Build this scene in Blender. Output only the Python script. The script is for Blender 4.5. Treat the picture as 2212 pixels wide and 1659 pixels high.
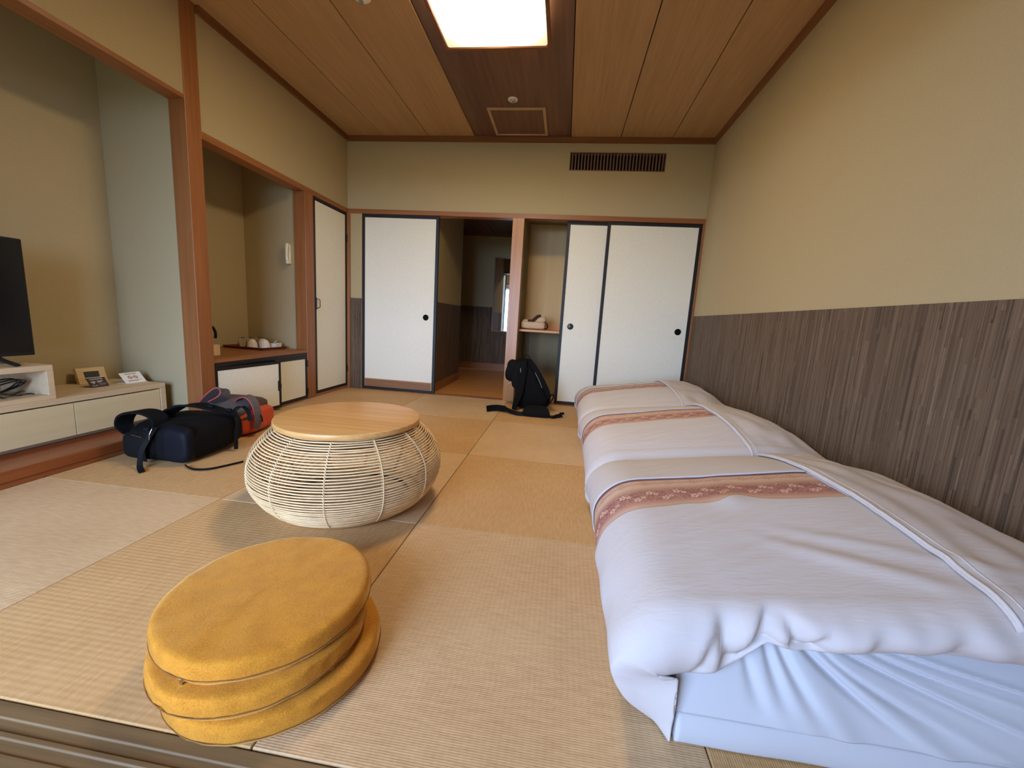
import bpy, bmesh, math, random
from mathutils import Vector, Matrix, noise
random.seed(7)
for o in list(bpy.data.objects):
    bpy.data.objects.remove(o, do_unlink=True)
S = bpy.context.scene
C = S.collection
R = math.radians

# ------------------------------------------------------------------ camera
cam = bpy.data.objects.new('camera', bpy.data.cameras.new('camera'))
C.objects.link(cam)
cr = Vector((0.98995069, 0.12791111, 0.06030242))
cu = Vector((-0.07912182, 0.14756835, 0.985882))
cf = Vector((-0.11720653, 0.9807458, -0.15620595))
cm = Matrix((cr, cu, -cf)).transposed().to_4x4()
cm.translation = Vector((0.5392, -0.5978, 0.8530))
cam.matrix_world = cm
cam.data.sensor_fit = 'HORIZONTAL'
cam.data.sensor_width = 36.0
cam.data.lens = 869.8 * 36.0 / 2212.0
cam.data.clip_start = 0.02
S.camera = cam

# ------------------------------------------------------------------ daylight (overcast sky through the veranda window)
W = bpy.data.worlds.new('overcast_sky'); S.world = W
W.use_nodes = True
bgn = W.node_tree.nodes['Background']
bgn.inputs['Color'].default_value = (0.50, 0.66, 1.0, 1)
bgn.inputs['Strength'].default_value = 24.0
pl = bpy.data.lights.new('window_portal', 'AREA')
pl.shape = 'RECTANGLE'; pl.size = 2.20; pl.size_y = 1.75
pl.cycles.is_portal = True
po = bpy.data.objects.new('window_portal', pl); C.objects.link(po)
po.location = (-1.10, -1.82, 1.075); po.rotation_euler = (R(90), 0, 0)
LAMP = 60.0
S.view_settings.view_transform = 'Standard'
S.view_settings.look = 'None'
S.view_settings.exposure = 0.0
S.view_settings.gamma = 1.0
S.view_settings.use_curve_mapping = False

# ------------------------------------------------------------------ materials
def srgb(r, g, b):
    f = lambda c: c / 12.92 if c <= 0.04045 else ((c + 0.055) / 1.055) ** 2.4
    return (f(r / 255), f(g / 255), f(b / 255), 1)

class NT:
    def __init__(s, name):
        s.m = bpy.data.materials.new(name); s.m.use_nodes = True
        s.t = s.m.node_tree; s.b = s.t.nodes['Principled BSDF']
    def n(s, typ, **kw):
        nd = s.t.nodes.new(typ)
        for k, v in kw.items(): setattr(nd, k, v)
        return nd
    def l(s, a, b): s.t.links.new(a, b)
    def coord(s, scale=(1, 1, 1), kind='Object', rot=(0, 0, 0), loc=(0, 0, 0)):
        tc = s.n('ShaderNodeTexCoord'); mp = s.n('ShaderNodeMapping')
        mp.inputs['Scale'].default_value = scale; mp.inputs['Rotation'].default_value = rot
        mp.inputs['Location'].default_value = loc
        s.l(tc.outputs[kind], mp.inputs['Vector']); return mp.outputs['Vector']
    def noise(s, vec, scale, detail=3, rough=0.55):
        nd = s.n('ShaderNodeTexNoise'); nd.inputs['Scale'].default_value = scale
        nd.inputs['Detail'].default_value = detail; nd.inputs['Roughness'].default_value = rough
        s.l(vec, nd.inputs['Vector']); return nd.outputs['Fac']
    def math(s, op, a, b=None, clamp=False):
        nd = s.n('ShaderNodeMath', operation=op, use_clamp=clamp)
        for i, v in enumerate((a, b)):
            if v is None: continue
            if isinstance(v, (int, float)): nd.inputs[i].default_value = v
            else: s.l(v, nd.inputs[i])
        return nd.outputs[0]
    def ramp(s, fac, stops):
        nd = s.n('ShaderNodeValToRGB'); e = nd.color_ramp.elements
        e[0].position, e[0].color = stops[0]; e[1].position, e[1].color = stops[-1]
        for p, c in stops[1:-1]:
            k = e.new(p); k.color = c
        s.l(fac, nd.inputs['Fac']); return nd.outputs['Color']
    def mix(s, fac, a, b):
        nd = s.n('ShaderNodeMix', data_type='RGBA')
        for i, v in ((0, fac), (6, a), (7, b)):
            if isinstance(v, (int, float)): nd.inputs[i].default_value = v
            elif isinstance(v, tuple): nd.inputs[i].default_value = v
            else: s.l(v, nd.inputs[i])
        return nd.outputs[2]
    def bump(s, h, strength=0.3, dist=0.002):
        nd = s.n('ShaderNodeBump'); nd.inputs['Strength'].default_value = strength
        nd.inputs['Distance'].default_value = dist
        s.l(h, nd.inputs['Height']); s.l(nd.outputs['Normal'], s.b.inputs['Normal'])
    def set(s, col=None, rough=None, metal=None, **kw):
        if col is not None:
            if isinstance(col, tuple): s.b.inputs['Base Color'].default_value = col
            else: s.l(col, s.b.inputs['Base Color'])
        if rough is not None: s.b.inputs['Roughness'].default_value = rough
        if metal is not None: s.b.inputs['Metallic'].default_value = metal
        for k, v in kw.items(): s.b.inputs[k].default_value = v
        return s.m

def dk(c, k): return (c[0] * k, c[1] * k, c[2] * k, 1)

def m_noise(name, col, var=0.15, scale=40, rough=0.7, bump=0.2, bdist=0.001, bscale=None, **kw):
    a = NT(name); v = a.coord()
    f = a.noise(v, scale)
    c = a.ramp(f, [(0.25, dk(col, 1 - var)), (0.75, dk(col, 1 + var))])
    if bump: a.bump(a.noise(v, bscale or scale * 3, 2), bump, bdist)
    return a.set(c, rough, **kw)

def m_wood(name, c1, c2, axis='z', scale=1.0, rough=0.45, fine=60, spec=0.5):
    a = NT(name)
    st = {'x': (1.2, fine * .5, fine * .5), 'y': (fine * .5, 1.2, fine * .5), 'z': (fine * .5, fine * .5, 1.2)}[axis]
    v = a.coord(tuple(k * scale for k in st))
    f = a.noise(v, 1.0, 4, 0.6)
    v2 = a.coord(tuple(k * scale * .16 for k in st))
    f2 = a.noise(v2, 1.0, 2)
    ff = a.math('ADD', a.math('MULTIPLY', f, 0.65), a.math('MULTIPLY', f2, 0.45))
    c = a.ramp(ff, [(0.35, c1), (0.75, c2)])
    a.bump(f, 0.12, 0.001)
    m = a.set(c, rough)
    a.b.inputs['Specular IOR Level'].default_value = spec
    return m

def m_wains(name, axis):
    """dark woven wall covering: narrow vertical stripes of staggered length"""
    a = NT(name); tc = a.n('ShaderNodeTexCoord'); sp = a.n('ShaderNodeSeparateXYZ')
    a.l(tc.outputs['Object'], sp.inputs[0])
    u = sp.outputs['XYZ'.index(axis)]; z = sp.outputs[2]
    def layer(w, ln, off):
        cidx = a.math('FLOOR', a.math('ADD', a.math('MULTIPLY', u, 1.0 / w), off))
        wn = a.n('ShaderNodeTexWhiteNoise', noise_dimensions='1D'); a.l(cidx, wn.inputs['W'])
        seg = a.math('FLOOR', a.math('ADD', a.math('MULTIPLY', z, 1.0 / ln), a.math('MULTIPLY', wn.outputs['Value'], 7.0)))
        wn2 = a.n('ShaderNodeTexWhiteNoise', noise_dimensions='2D')
        cb = a.n('ShaderNodeCombineXYZ'); a.l(cidx, cb.inputs[0]); a.l(seg, cb.inputs[1])
        a.l(cb.outputs[0], wn2.inputs['Vector']); return wn2.outputs['Value']
    f = a.math('ADD', a.math('MULTIPLY', layer(.0042, .34, 0.1), .46), a.math('MULTIPLY', layer(.0115, .26, 0.6), .30))
    f = a.math('ADD', f, a.math('MULTIPLY', a.noise(a.coord((1, 1, 1)), 260, 2), .22))
    c = a.ramp(f, [(0.12, srgb(56, 44, 34)), (0.40, srgb(92, 75, 58)), (0.70, srgb(108, 89, 71)), (0.98, srgb(140, 118, 97))])
    a.bump(f, 0.35, 0.0015)
    return a.set(c, 0.75)

def m_tatami(name, c1, c2, axis):
    a = NT(name)
    v = a.coord()
    sp = a.n('ShaderNodeSeparateXYZ'); a.l(v, sp.inputs[0])
    u, w = (sp.outputs[0], sp.outputs[1]) if axis == 'x' else (sp.outputs[1], sp.outputs[0])
    jit = a.math('MULTIPLY', a.noise(v, 90, 2), 1.6)
    ribs = a.math('SINE', a.math('ADD', a.math('MULTIPLY', w, 2 * math.pi / .0050), jit))       # rush stalks
    warp = a.math('SINE', a.math('MULTIPLY', u, 2 * math.pi / .0155))                            # warp threads
    h = a.math('ADD', a.math('MULTIPLY', ribs, .5), a.math('MULTIPLY', warp, .45))
    st = (60, 9, 1) if axis == 'y' else (9, 60, 1)
    streak = a.noise(a.coord(st), 2.0, 3)
    big = a.noise(v, 2.2, 2)
    f = a.math('ADD', a.math('MULTIPLY', streak, .6), a.math('MULTIPLY', big, .4))
    f = a.math('ADD', f, a.math('MULTIPLY', h, .05))
    c = a.ramp(f, [(0.28, c1), (0.72, c2)])
    a.bump(h, 0.36, 0.0010)
    m = a.set(c, 0.62)
    a.b.inputs['Specular IOR Level'].default_value = 0.25
    return m

def m_flat(name, col, rough=0.5, metal=0.0, **kw):
    a = NT(name)
    v = a.coord(); f = a.noise(v, 35, 2)
    c = a.ramp(f, [(0.3, dk(col, .94)), (0.7, dk(col, 1.06))])
    return a.set(c, rough, metal, **kw)

M = {}
M['wall'] = m_noise('sand_wall', srgb(180, 164, 126), .05, 220, .9, .35, .0012, 420)
M['wains_y'] = m_wains('wainscot_y', 'Y')
M['wains_x'] = m_wains('wainscot_x', 'X')
M['wood'] = m_wood('cherry_wood', srgb(132, 80, 40), srgb(164, 106, 60), 'z', 1, .42)
M['wood_x'] = m_wood('cherry_wood_x', srgb(132, 80, 40), srgb(164, 106, 60), 'x', 1, .42)
M['wood_y'] = m_wood('cherry_wood_y', srgb(132, 80, 40), srgb(164, 106, 60), 'y', 1, .42)
M['post'] = m_wood('pale_post', srgb(152, 100, 52), srgb(190, 138, 84), 'z', 1, .34)
M['toko'] = m_wood('dark_red_plank', srgb(98, 44, 18), srgb(152, 86, 44), 'y', 1.3, .3)
M['cornice'] = m_wood('cornice_wood', srgb(112, 66, 30), srgb(140, 88, 46), 'x', 1, .5)
M['cornice_y'] = m_wood('cornice_wood_y', srgb(112, 66, 30), srgb(140, 88, 46), 'y', 1, .5)
M['board'] = m_wood('ceiling_cedar', srgb(168, 130, 84), srgb(190, 152, 104), 'y', 2.0, .7, 70)
M['board_dark'] = m_wood('ceiling_cedar_dark', srgb(94, 64, 50), srgb(130, 94, 72), 'y', .9, .55, 46)
M['tan_rail'] = m_wood('hatch_frame_wood', srgb(176, 140, 100), srgb(196, 160, 118), 'x', 1.0, .55, 40)
M['gap'] = m_flat('dark_gap', srgb(40, 22, 12), .9)
M['mat_a'] = m_tatami('tatami_sheen_pale', srgb(186, 152, 112), srgb(216, 184, 142), 'x')  # paler base colour stands in for the sheen of this weave direction
M['mat_b'] = m_tatami('tatami_sheen_deep', srgb(182, 142, 92), srgb(208, 170, 120), 'y')  # same straw, deeper base colour where the turned weave reflects less
M['lacquer'] = m_flat('black_lacquer', srgb(20, 16, 15), .5)
M['paper'] = m_noise('fusuma_paper', srgb(235, 233, 217), .07, 130, .78, .35, .0008, 260)
M['louver'] = m_wood('louver_wood', srgb(116, 70, 40), srgb(160, 106, 64), 'x', 1, .5)
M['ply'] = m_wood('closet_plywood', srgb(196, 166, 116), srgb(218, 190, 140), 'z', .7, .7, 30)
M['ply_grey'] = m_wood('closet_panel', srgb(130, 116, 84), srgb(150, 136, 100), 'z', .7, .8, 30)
M['shelf'] = m_wood('shelf_board', srgb(196, 140, 88), srgb(220, 168, 116), 'x', 1, .5, 40)
M['hallfloor'] = m_wood('hall_floor_wood', srgb(196, 128, 62), srgb(224, 160, 88), 'x', .8, .35, 40)
M['sill'] = m_wood('worn_sill', srgb(82, 62, 40), srgb(132, 106, 72), 'x', 1.1, .45, 80)
M['grey_trim'] = m_flat('grey_trim', srgb(150, 150, 146), .5)
M['white'] = m_flat('white_plastic', srgb(228, 222, 208), .4)
M['ivory'] = m_flat('ivory_plastic', srgb(226, 218, 186), .35)
M['bronze'] = m_flat('bronze_metal', srgb(70, 62, 52), .35, .8)
M['pull'] = m_flat('dark_steel_pull', srgb(62, 66, 70), .38, .7)
M['grille'] = m_flat('grille_wood', srgb(112, 84, 70), .6)
M['black'] = m_flat('matte_black', srgb(14, 13, 13), .8)
M['tvscreen'] = m_flat('tv_screen', srgb(8, 8, 9), .18)
M['ash'] = m_wood('ash_veneer', srgb(196, 174, 140), srgb(216, 196, 164), 'y', 1.2, .55, 60)
M['ash_front'] = m_wood('ash_drawer_front', srgb(202, 188, 148), srgb(220, 206, 168), 'y', .9, .6, 40)
M['oak'] = m_wood('oak_top', srgb(188, 136, 72), srgb(222, 176, 112), 'x', 1.6, .34, 60)
M['rattan'] = m_noise('rattan', srgb(224, 192, 144), .14, 30, .5, .15, .0006, 90)
M['binding'] = m_noise('rattan_binding', srgb(238, 216, 172), .08, 60, .45, .1, .0004, 200)
M['rattan_dark'] = m_noise('rattan_rib', srgb(170, 128, 84), .14, 30, .6, .15, .0006, 90)
def m_cotton(name, col, st=.5):
    a = NT(name)
    v1 = a.coord((5, 26, 26), 'Object', (0, 0, R(-22))); v2 = a.coord((9, 40, 40), 'Object', (0, 0, R(28)))
    n1 = a.noise(v1, 1.0, 3, .6); n2 = a.noise(v2, 1.0, 2, .6); patch = a.noise(a.coord(), 2.6, 2)
    r1 = a.math('ABSOLUTE', a.math('SUBTRACT', n1, .5)); r2 = a.math('ABSOLUTE', a.math('SUBTRACT', n2, .5))
    pk = a.ramp(patch, [(.42, (0, 0, 0, 1)), (.62, (1, 1, 1, 1))])
    h = a.math('ADD', a.math('MULTIPLY', a.math('MULTIPLY', r1, pk), 1.0), a.math('MULTIPLY', r2, .28))
    h = a.math('ADD', h, a.math('MULTIPLY', a.noise(a.coord(), 700, 1), .03))
    a.bump(h, st, .010)
    return a.set(col, .85)
M['sheet'] = m_cotton('white_cotton', srgb(204, 199, 199), .30)
M['sheet_shaded'] = m_cotton('white_sheet_shaded', srgb(198, 201, 209), .12)  # same white as the duvet cover, front-face shade put into the colour

def m_cushion():
    a = NT('mustard_velour'); v = a.coord()
    f = a.math('ADD', a.math('MULTIPLY', a.noise(v, 300, 3), .75), a.math('MULTIPLY', a.noise(v, 22, 2), .4))
    c = a.ramp(f, [(0.3, srgb(166, 104, 24)), (0.7, srgb(206, 140, 44))])
    a.bump(a.noise(v, 600, 2), .5, .0015)
    m = a.set(c, .85)
    a.b.inputs['Sheen Weight'].default_value = .9
    a.b.inputs['Sheen Roughness'].default_value = .35
    a.b.inputs['Sheen Tint'].default_value = srgb(250, 226, 160)
    a.b.inputs['Specular IOR Level'].default_value = .2
    return m
M['cushion'] = m_cushion()
M['seam_shade'] = m_flat('mustard_seam_shade', srgb(120, 78, 26), .9)  # dark colour paints the shade of the seam groove

def m_brocade():
    """printed brocade: u = metres along the band, v = 0..1 across it"""
    a = NT('brocade'); tc = a.n('ShaderNodeTexCoord'); sp = a.n('ShaderNodeSeparateXYZ')
    a.l(tc.outputs['UV'], sp.inputs[0]); u, vv = sp.outputs[0], sp.outputs[1]
    base = a.ramp(vv, [(0.0, srgb(214, 186, 166)), (0.12, srgb(200, 160, 142)), (0.24, srgb(160, 108, 102)), (0.50, srgb(146, 94, 92)),
                       (0.62, srgb(188, 150, 128)), (0.72, srgb(208, 178, 158)), (0.93, srgb(206, 172, 150)), (0.96, srgb(136, 90, 84)), (1.0, srgb(128, 84, 80))])
    WB = .21
    cb = a.n('ShaderNodeCombineXYZ'); a.l(u, cb.inputs[0]); a.l(a.math('MULTIPLY', vv, WB), cb.inputs[1])
    def band(lo, hi): return a.math('MULTIPLY', a.math('GREATER_THAN', vv, lo), a.math('LESS_THAN', vv, hi))
    def motif(off, v0, pitch, rad, inner, lobes, amp=.28):
        uu = a.math('MULTIPLY', a.math('SUBTRACT', a.math('FRACT', a.math('ADD', a.math('MULTIPLY', u, 1 / pitch), off)), .5), pitch)
        vm = a.math('MULTIPLY', a.math('SUBTRACT', vv, v0), WB)
        r_ = a.math('SQRT', a.math('ADD', a.math('MULTIPLY', uu, uu), a.math('MULTIPLY', vm, vm)))
        th = a.math('ARCTAN2', vm, uu)
        pr = a.math('MULTIPLY', a.math('ADD', a.math('MULTIPLY', a.math('COSINE', a.math('MULTIPLY', th, lobes)), amp), 1.0), rad)
        return a.math('MULTIPLY', a.math('LESS_THAN', r_, pr), a.math('GREATER_THAN', r_, a.math('MULTIPLY', pr, inner)))
    inb = band(.17, .60)
    vine = a.math('LESS_THAN', a.math('ABSOLUTE', a.math('SUBTRACT', a.noise(cb.outputs[0], 55, 3, .6), .5)), .035)
    c = a.mix(a.math('MULTIPLY', a.math('MULTIPLY', vine, inb), .45), base, srgb(204, 160, 142))
    vo = a.n('ShaderNodeTexVoronoi', feature='F1'); vo.inputs['Scale'].default_value = 75; a.l(cb.outputs[0], vo.inputs['Vector'])
    c = a.mix(a.math('MULTIPLY', a.math('MULTIPLY', a.math('LESS_THAN', vo.outputs['Distance'], .30), inb), .5), c, srgb(206, 152, 136))
    for off, v0, rad in ((0, .28, .0105), (.5, .47, .0105), (.28, .42, .007), (.78, .33, .007)):
        c = a.mix(a.math('MULTIPLY', motif(off, v0, .088, rad, .42, 5), .85), c, srgb(232, 204, 182))
    for off, rad, inn, lb in ((0, .0150, .70, 8), (0, .0085, .35, 5), (.5, .0105, .60, 4), (.27, .0065, .4, 3), (.73, .0065, .4, 3)):
        c = a.mix(a.math('MULTIPLY', motif(off, .83, .080, rad, inn, lb, .18), .55), c, srgb(160, 112, 84))
    return a.set(c, .6)
M['brocade'] = m_brocade()
M['navy'] = m_noise('navy_nylon', srgb(14, 17, 25), .1, 60, .6, .2, .0008, 500, **{'Specular IOR Level': .15})
M['bagblack'] = m_noise('black_nylon', srgb(12, 12, 13), .1, 60, .85, .2, .0008, 500, **{'Specular IOR Level': .15})
M['webbing'] = m_noise('black_webbing', srgb(15, 16, 19), .1, 120, .6, .3, .0006, 900, **{'Specular IOR Level': .15})
M['bagblack2'] = m_noise('charcoal_nylon', srgb(17, 17, 18), .1, 60, .85, .2, .0008, 500, **{'Specular IOR Level': .15})
M['greybag'] = m_noise('grey_canvas', srgb(84, 76, 74), .1, 60, .75, .2, .0008, 500)
M['orange'] = m_noise('orange_nylon', srgb(206, 78, 44), .12, 30, .55, .2, .0008, 400)
M['redtrim'] = m_flat('red_trim', srgb(196, 70, 68), .6)
M['greyweb'] = m_flat('grey_webbing', srgb(112, 96, 88), .7)
M['steel'] = m_flat('bright_metal', srgb(190, 192, 196), .25, 1.0)
M['cable'] = m_flat('black_cable', srgb(16, 16, 16), .4)
M['clockwood'] = m_wood('clock_wood', srgb(206, 174, 126), srgb(228, 200, 152), 'y', 1.5, .55, 60)
M['lcd'] = m_flat('lcd_panel', srgb(66, 70, 62), .25)
M['lcdseg'] = m_flat('lcd_segments', srgb(42, 46, 40), .4)
M['cardwhite'] = m_flat('card_white', srgb(232, 230, 222), .35)
M['carddark'] = m_flat('card_dark', srgb(48, 36, 40), .35)
M['printred'] = m_flat('print_red', srgb(150, 44, 46), .5)
M['printdark'] = m_flat('print_dark', srgb(70, 66, 66), .6)
M['printwhite'] = m_flat('print_white', srgb(226, 222, 222), .5)
M['printgrey'] = m_flat('print_grey', srgb(128, 118, 124), .5)
M['porcelain'] = m_flat('porcelain', srgb(232, 226, 216), .12)
M['packet'] = m_flat('white_paper_box', srgb(236, 236, 230), .6)
M['tray'] = m_wood('tray_wood', srgb(92, 36, 18), srgb(130, 58, 30), 'y', 1, .25, 50)
M['teabox'] = m_wood('tea_box_wood', srgb(208, 178, 136), srgb(228, 202, 162), 'z', 1, .6, 50)
M['robe'] = m_noise('beige_robe', srgb(200, 172, 140), .06, 60, .9, .3, .001, 500)
M['sash'] = m_noise('brown_sash', srgb(66, 42, 38), .1, 60, .8, .3, .001, 500)
g = NT('clear_glass'); g.set((.97, .99, .98, 1), .03); g.b.inputs['Transmission Weight'].default_value = 1.0; g.b.inputs['IOR'].default_value = 1.45
M['glass'] = g.m
mr = NT('mirror_glass'); mr.set((.86, .88, .88, 1), .03, 1.0); M['mirror'] = mr.m
pn = NT('window_pane'); tb_ = pn.n('ShaderNodeBsdfTransparent'); gb_ = pn.n('ShaderNodeBsdfGlossy'); mx_ = pn.n('ShaderNodeMixShader')
tb_.inputs['Color'].default_value = (.97, .985, .98, 1); gb_.inputs['Roughness'].default_value = .02; mx_.inputs[0].default_value = .06
pn.l(tb_.outputs[0], mx_.inputs[1]); pn.l(gb_.outputs[0], mx_.inputs[2]); pn.l(mx_.outputs[0], pn.t.nodes['Material Output'].inputs['Surface'])
M['pane'] = pn.m
M['outdoor'] = m_noise('garden_ground', srgb(96, 108, 84), .2, .4, .95, 0)
M['alum'] = m_flat('window_frame_bronze', srgb(70, 62, 54), .4, .5)
M['chrome'] = m_flat('chrome', srgb(200, 200, 200), .15, 1.0)

def m_lamp():
    a = NT('lamp_diffuser'); v = a.coord((1, 1, 1), 'Object')
    ln = a.n('ShaderNodeVectorMath', operation='LENGTH'); a.l(v, ln.inputs[0])
    # acrylic shade: bright over the ring tube, dimmer towards the corners
    k = a.ramp(a.math('MULTIPLY', ln.outputs['Value'], 1 / .47), [(0.0, (1, 1, 1, 1)), (0.44, (.85, .85, .85, 1)), (0.60, (.22, .22, .22, 1)), (0.70, (.045, .045, .045, 1)), (0.84, (.018, .018, .018, 1)), (1.0, (.011, .011, .011, 1))])
    a.b.inputs['Base Color'].default_value = srgb(250, 240, 216)
    a.b.inputs['Emission Color'].default_value = (1.0, .77, .48, 1)
    a.l(a.math('MULTIPLY', k, LAMP), a.b.inputs['Emission Strength'])
    return a.m
M['lamp'] = m_lamp()

# ------------------------------------------------------------------ mesh helpers
class MB:
    """collects geometry for ONE mesh object"""
    def __init__(s): s.v = []; s.f = []; s.uv = None
    def add(s, vs, fs):
        o = len(s.v); s.v += [tuple(p) for p in vs]; s.f += [tuple(i + o for i in f) for f in fs]; return s
    def box(s, x0, x1, y0, y1, z0, z1):
        vs = [(x0, y0, z0), (x1, y0, z0), (x1, y1, z0), (x0, y1, z0), (x0, y0, z1), (x1, y0, z1), (x1, y1, z1), (x0, y1, z1)]
        return s.add(vs, [(0, 3, 2, 1), (4, 5, 6, 7), (0, 1, 5, 4), (1, 2, 6, 5), (2, 3, 7, 6), (3, 0, 4, 7)])
    def lathe(s, prof, n=48, c=(0, 0, 0), cap=True):
        vs = []; fs = []
        for r, z in prof:
            for i in range(n):
                a = 2 * math.pi * i / n; vs.append((c[0] + r * math.cos(a), c[1] + r * math.sin(a), c[2] + z))
        for k in range(len(prof) - 1):
            for i in range(n):
                j = (i + 1) % n; fs.append((k * n + i, k * n + j, (k + 1) * n + j, (k + 1) * n + i))
        if cap:
            fs.append(tuple(reversed(range(n)))); o = (len(prof) - 1) * n; fs.append(tuple(range(o, o + n)))
        return s.add(vs, fs)
    def tube(s, pts, r, n=8, closed=False):
        pts = [Vector(p) for p in pts]; m = len(pts); vs = []; fs = []
        up = None
        for i, p in enumerate(pts):
            a = pts[i - 1] if (i > 0 or closed) else p; b = pts[(i + 1) % m] if (i < m - 1 or closed) else p
            t = (b - a).normalized()
            if up is None: up = Vector((0, 0, 1)) if abs(t.z) < .9 else Vector((1, 0, 0))
            x = t.cross(up); x.normalize(); y = x.cross(t); y.normalize(); up = y
            for k in range(n):
                q = 2 * math.pi * k / n; vs.append(p + x * (r * math.cos(q)) + y * (r * math.sin(q)))
        for i in range(m if closed else m - 1):
            j = (i + 1) % m
            for k in range(n):
                l = (k + 1) % n; fs.append((i * n + k, i * n + l, j * n + l, j * n + k))
        if not closed: fs.append(tuple(reversed(range(n)))); fs.append(tuple(range((m - 1) * n, m * n)))
        return s.add(vs, fs)
    def ribbon(s, pts, w, th, side):
        """flat strap along pts; side: one vector or one per point = width direction"""
        pts = [Vector(p) for p in pts]; m = len(pts); vs = []; fs = []
        for i, p in enumerate(pts):
            t = (pts[min(i + 1, m - 1)] - pts[max(i - 1, 0)]).normalized()
            sd = Vector(side[i] if isinstance(side, list) else side); sd = (sd - t * sd.dot(t)).normalized(); nn = t.cross(sd).normalized()
            wi = w[i] if isinstance(w, list) else w
            for a, b in ((-.5, -.5), (.5, -.5), (.5, .5), (-.5, .5)): vs.append(p + sd * (a * wi) + nn * (b * th))
        for i in range(m - 1):
            for k in range(4):
                l = (k + 1) % 4; fs.append((i * 4 + k, i * 4 + l, i * 4 + 4 + l, i * 4 + 4 + k))
        fs.append((3, 2, 1, 0)); o = (m - 1) * 4; fs.append((o, o + 1, o + 2, o + 3))
        return s.add(vs, fs)
    def grid(s, P, nu, nv):
        vs = [P(i / (nu - 1), j / (nv - 1)) for i in range(nu) for j in range(nv)]
        fs = [(i * nv + j, (i + 1) * nv + j, (i + 1) * nv + j + 1, i * nv + j + 1) for i in range(nu - 1) for j in range(nv - 1)]
        return s.add(vs, fs)
    def build(s, name, mat, parent=None, smooth=False, bevel=0, loc=None, sub=0, solid=0):
        me = bpy.data.meshes.new(name); me.from_pydata(s.v, [], s.f); me.update()
        bm = bmesh.new(); bm.from_mesh(me); bmesh.ops.recalc_face_normals(bm, faces=bm.faces); bm.to_mesh(me); bm.free()
        if smooth:
            for p in me.polygons: p.use_smooth = True
        me.materials.append(M[mat] if isinstance(mat, str) else mat)
        o = bpy.data.objects.new(name, me); C.objects.link(o)
        if parent is not None: o.parent = parent
        if loc: o.location = loc
        if solid:
            md = o.modifiers.new('solid', 'SOLIDIFY'); md.thickness = solid; md.offset = 0
        if bevel:
            md = o.modifiers.new('bevel', 'BEVEL'); md.width = bevel; md.segments = 2; md.limit_method = 'ANGLE'; md.angle_limit = R(40)
        if sub:
            md = o.modifiers.new('sub', 'SUBSURF'); md.levels = sub; md.render_levels = sub
        return o

def spline(pts, n=8):
    pts = [Vector(p) for p in pts]; out = []
    for i in range(len(pts) - 1):
        p0 = pts[max(i - 1, 0)]; p1 = pts[i]; p2 = pts[i + 1]; p3 = pts[min(i + 2, len(pts) - 1)]
        for k in range(n):
            t = k / n
            out.append(.5 * ((2 * p1) + (p2 - p0) * t + (2 * p0 - 5 * p1 + 4 * p2 - p3) * t * t + (3 * p1 - p0 - 3 * p2 + p3) * t ** 3))
    out.append(pts[-1]); return out

def box(name, mat, dims, parent=None, bevel=0.0):
    return MB().box(*dims).build(name, mat, parent, bevel=bevel)
def tag(o, label, cat, group=None):
    o['label'] = label; o['category'] = cat
    if group: o['group'] = group
    return o
def struct(o, label=None):
    o['kind'] = 'structure'
    if label: o['label'] = label
    return o
def thing(name, label, cat, loc=(0, 0, 0), rotz=0, group=None):
    o = bpy.data.objects.new(name, None); o.empty_display_size = .05; C.objects.link(o)
    o.location = loc; o.rotation_euler = (0, 0, rotz); return tag(o, label, cat, group)
def sstep(a, b, x):
    t = max(0, min(1, (x - a) / (b - a))); return t * t * (3 - 2 * t)
def lerp(a, b, t): return a + (b - a) * t
def interp(x, tab):
    if x <= tab[0][0]: return tab[0][1]
    for (a, va), (b, vb) in zip(tab, tab[1:]):
        if x <= b: return lerp(va, vb, (x - a) / (b - a))
    return tab[-1][1]
def nz(x, y, z=0): return noise.noise(Vector((x, y, z)))

# ------------------------------------------------------------------ room shell
XL, XR, YB, ZC = -1.807, 1.783, 3.588, 2.602
floor = struct(box('floor', 'gap', (-2.5, 1.90, -.10, 3.70, -.08, -.032)), 'checkerboard floor of square straw mats')
gx = [-1.806, -.9, 0, .9, 1.786]; gy = [0.001, .9, 1.8, 2.7, 3.586]
for i in range(4):
    for j in range(4):
        e = .0012
        box('tatami_mat', 'mat_a' if (i + j) % 2 == 0 else 'mat_b', (gx[i] + e, gx[i + 1] - e, gy[j] + e, gy[j + 1] - e, -.031, 0.0), floor, .003)

ceil = struct(box('ceiling', 'gap', (-2.45, 1.90, -.12, 3.70, 2.616, 2.70)), 'board ceiling with a dark centre strip')
cx = [-1.90, -1.42, -.942, -.470, .460, .925, 1.392, 1.86]
for i in range(7):
    d = i == 3
    box('ceiling_board', 'board_dark' if d else 'board', (cx[i] + .0032, cx[i + 1] - .0032, -.1, 3.62, 2.602 if not d else 2.605, 2.616), ceil, .0015)
struct(box('trim_1', 'cornice', (XL, XR, 3.560, 3.60, 2.557, 2.601)), 'brown moulding along the top of the back wall')
struct(box('trim_2', 'cornice_y', (XR - .026, XR + .02, -.08, 3.560, 2.557, 2.601)), 'brown moulding along the top of the right wall')
struct(box('trim_3', 'cornice_y', (XL - .02, XL + .026, 1.86, 3.560, 2.557, 2.601)), 'brown moulding above the alcove and corner door')
struct(box('trim_4', 'cornice_y', (XL - .02, XL + .026, -.08, 1.748, 2.557, 2.601)), 'brown moulding above the television alcove')

# right wall
wr = struct(box('wall_right', 'wall', (XR, XR + .1, -.1, 3.70, 0, 2.70)), 'sand coloured right wall above the futons')
box('wainscot', 'wains_y', (XR - .002, XR + .001, -.1, YB, -.02, .996), wr)['label'] = 'dark striped wall covering'

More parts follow.
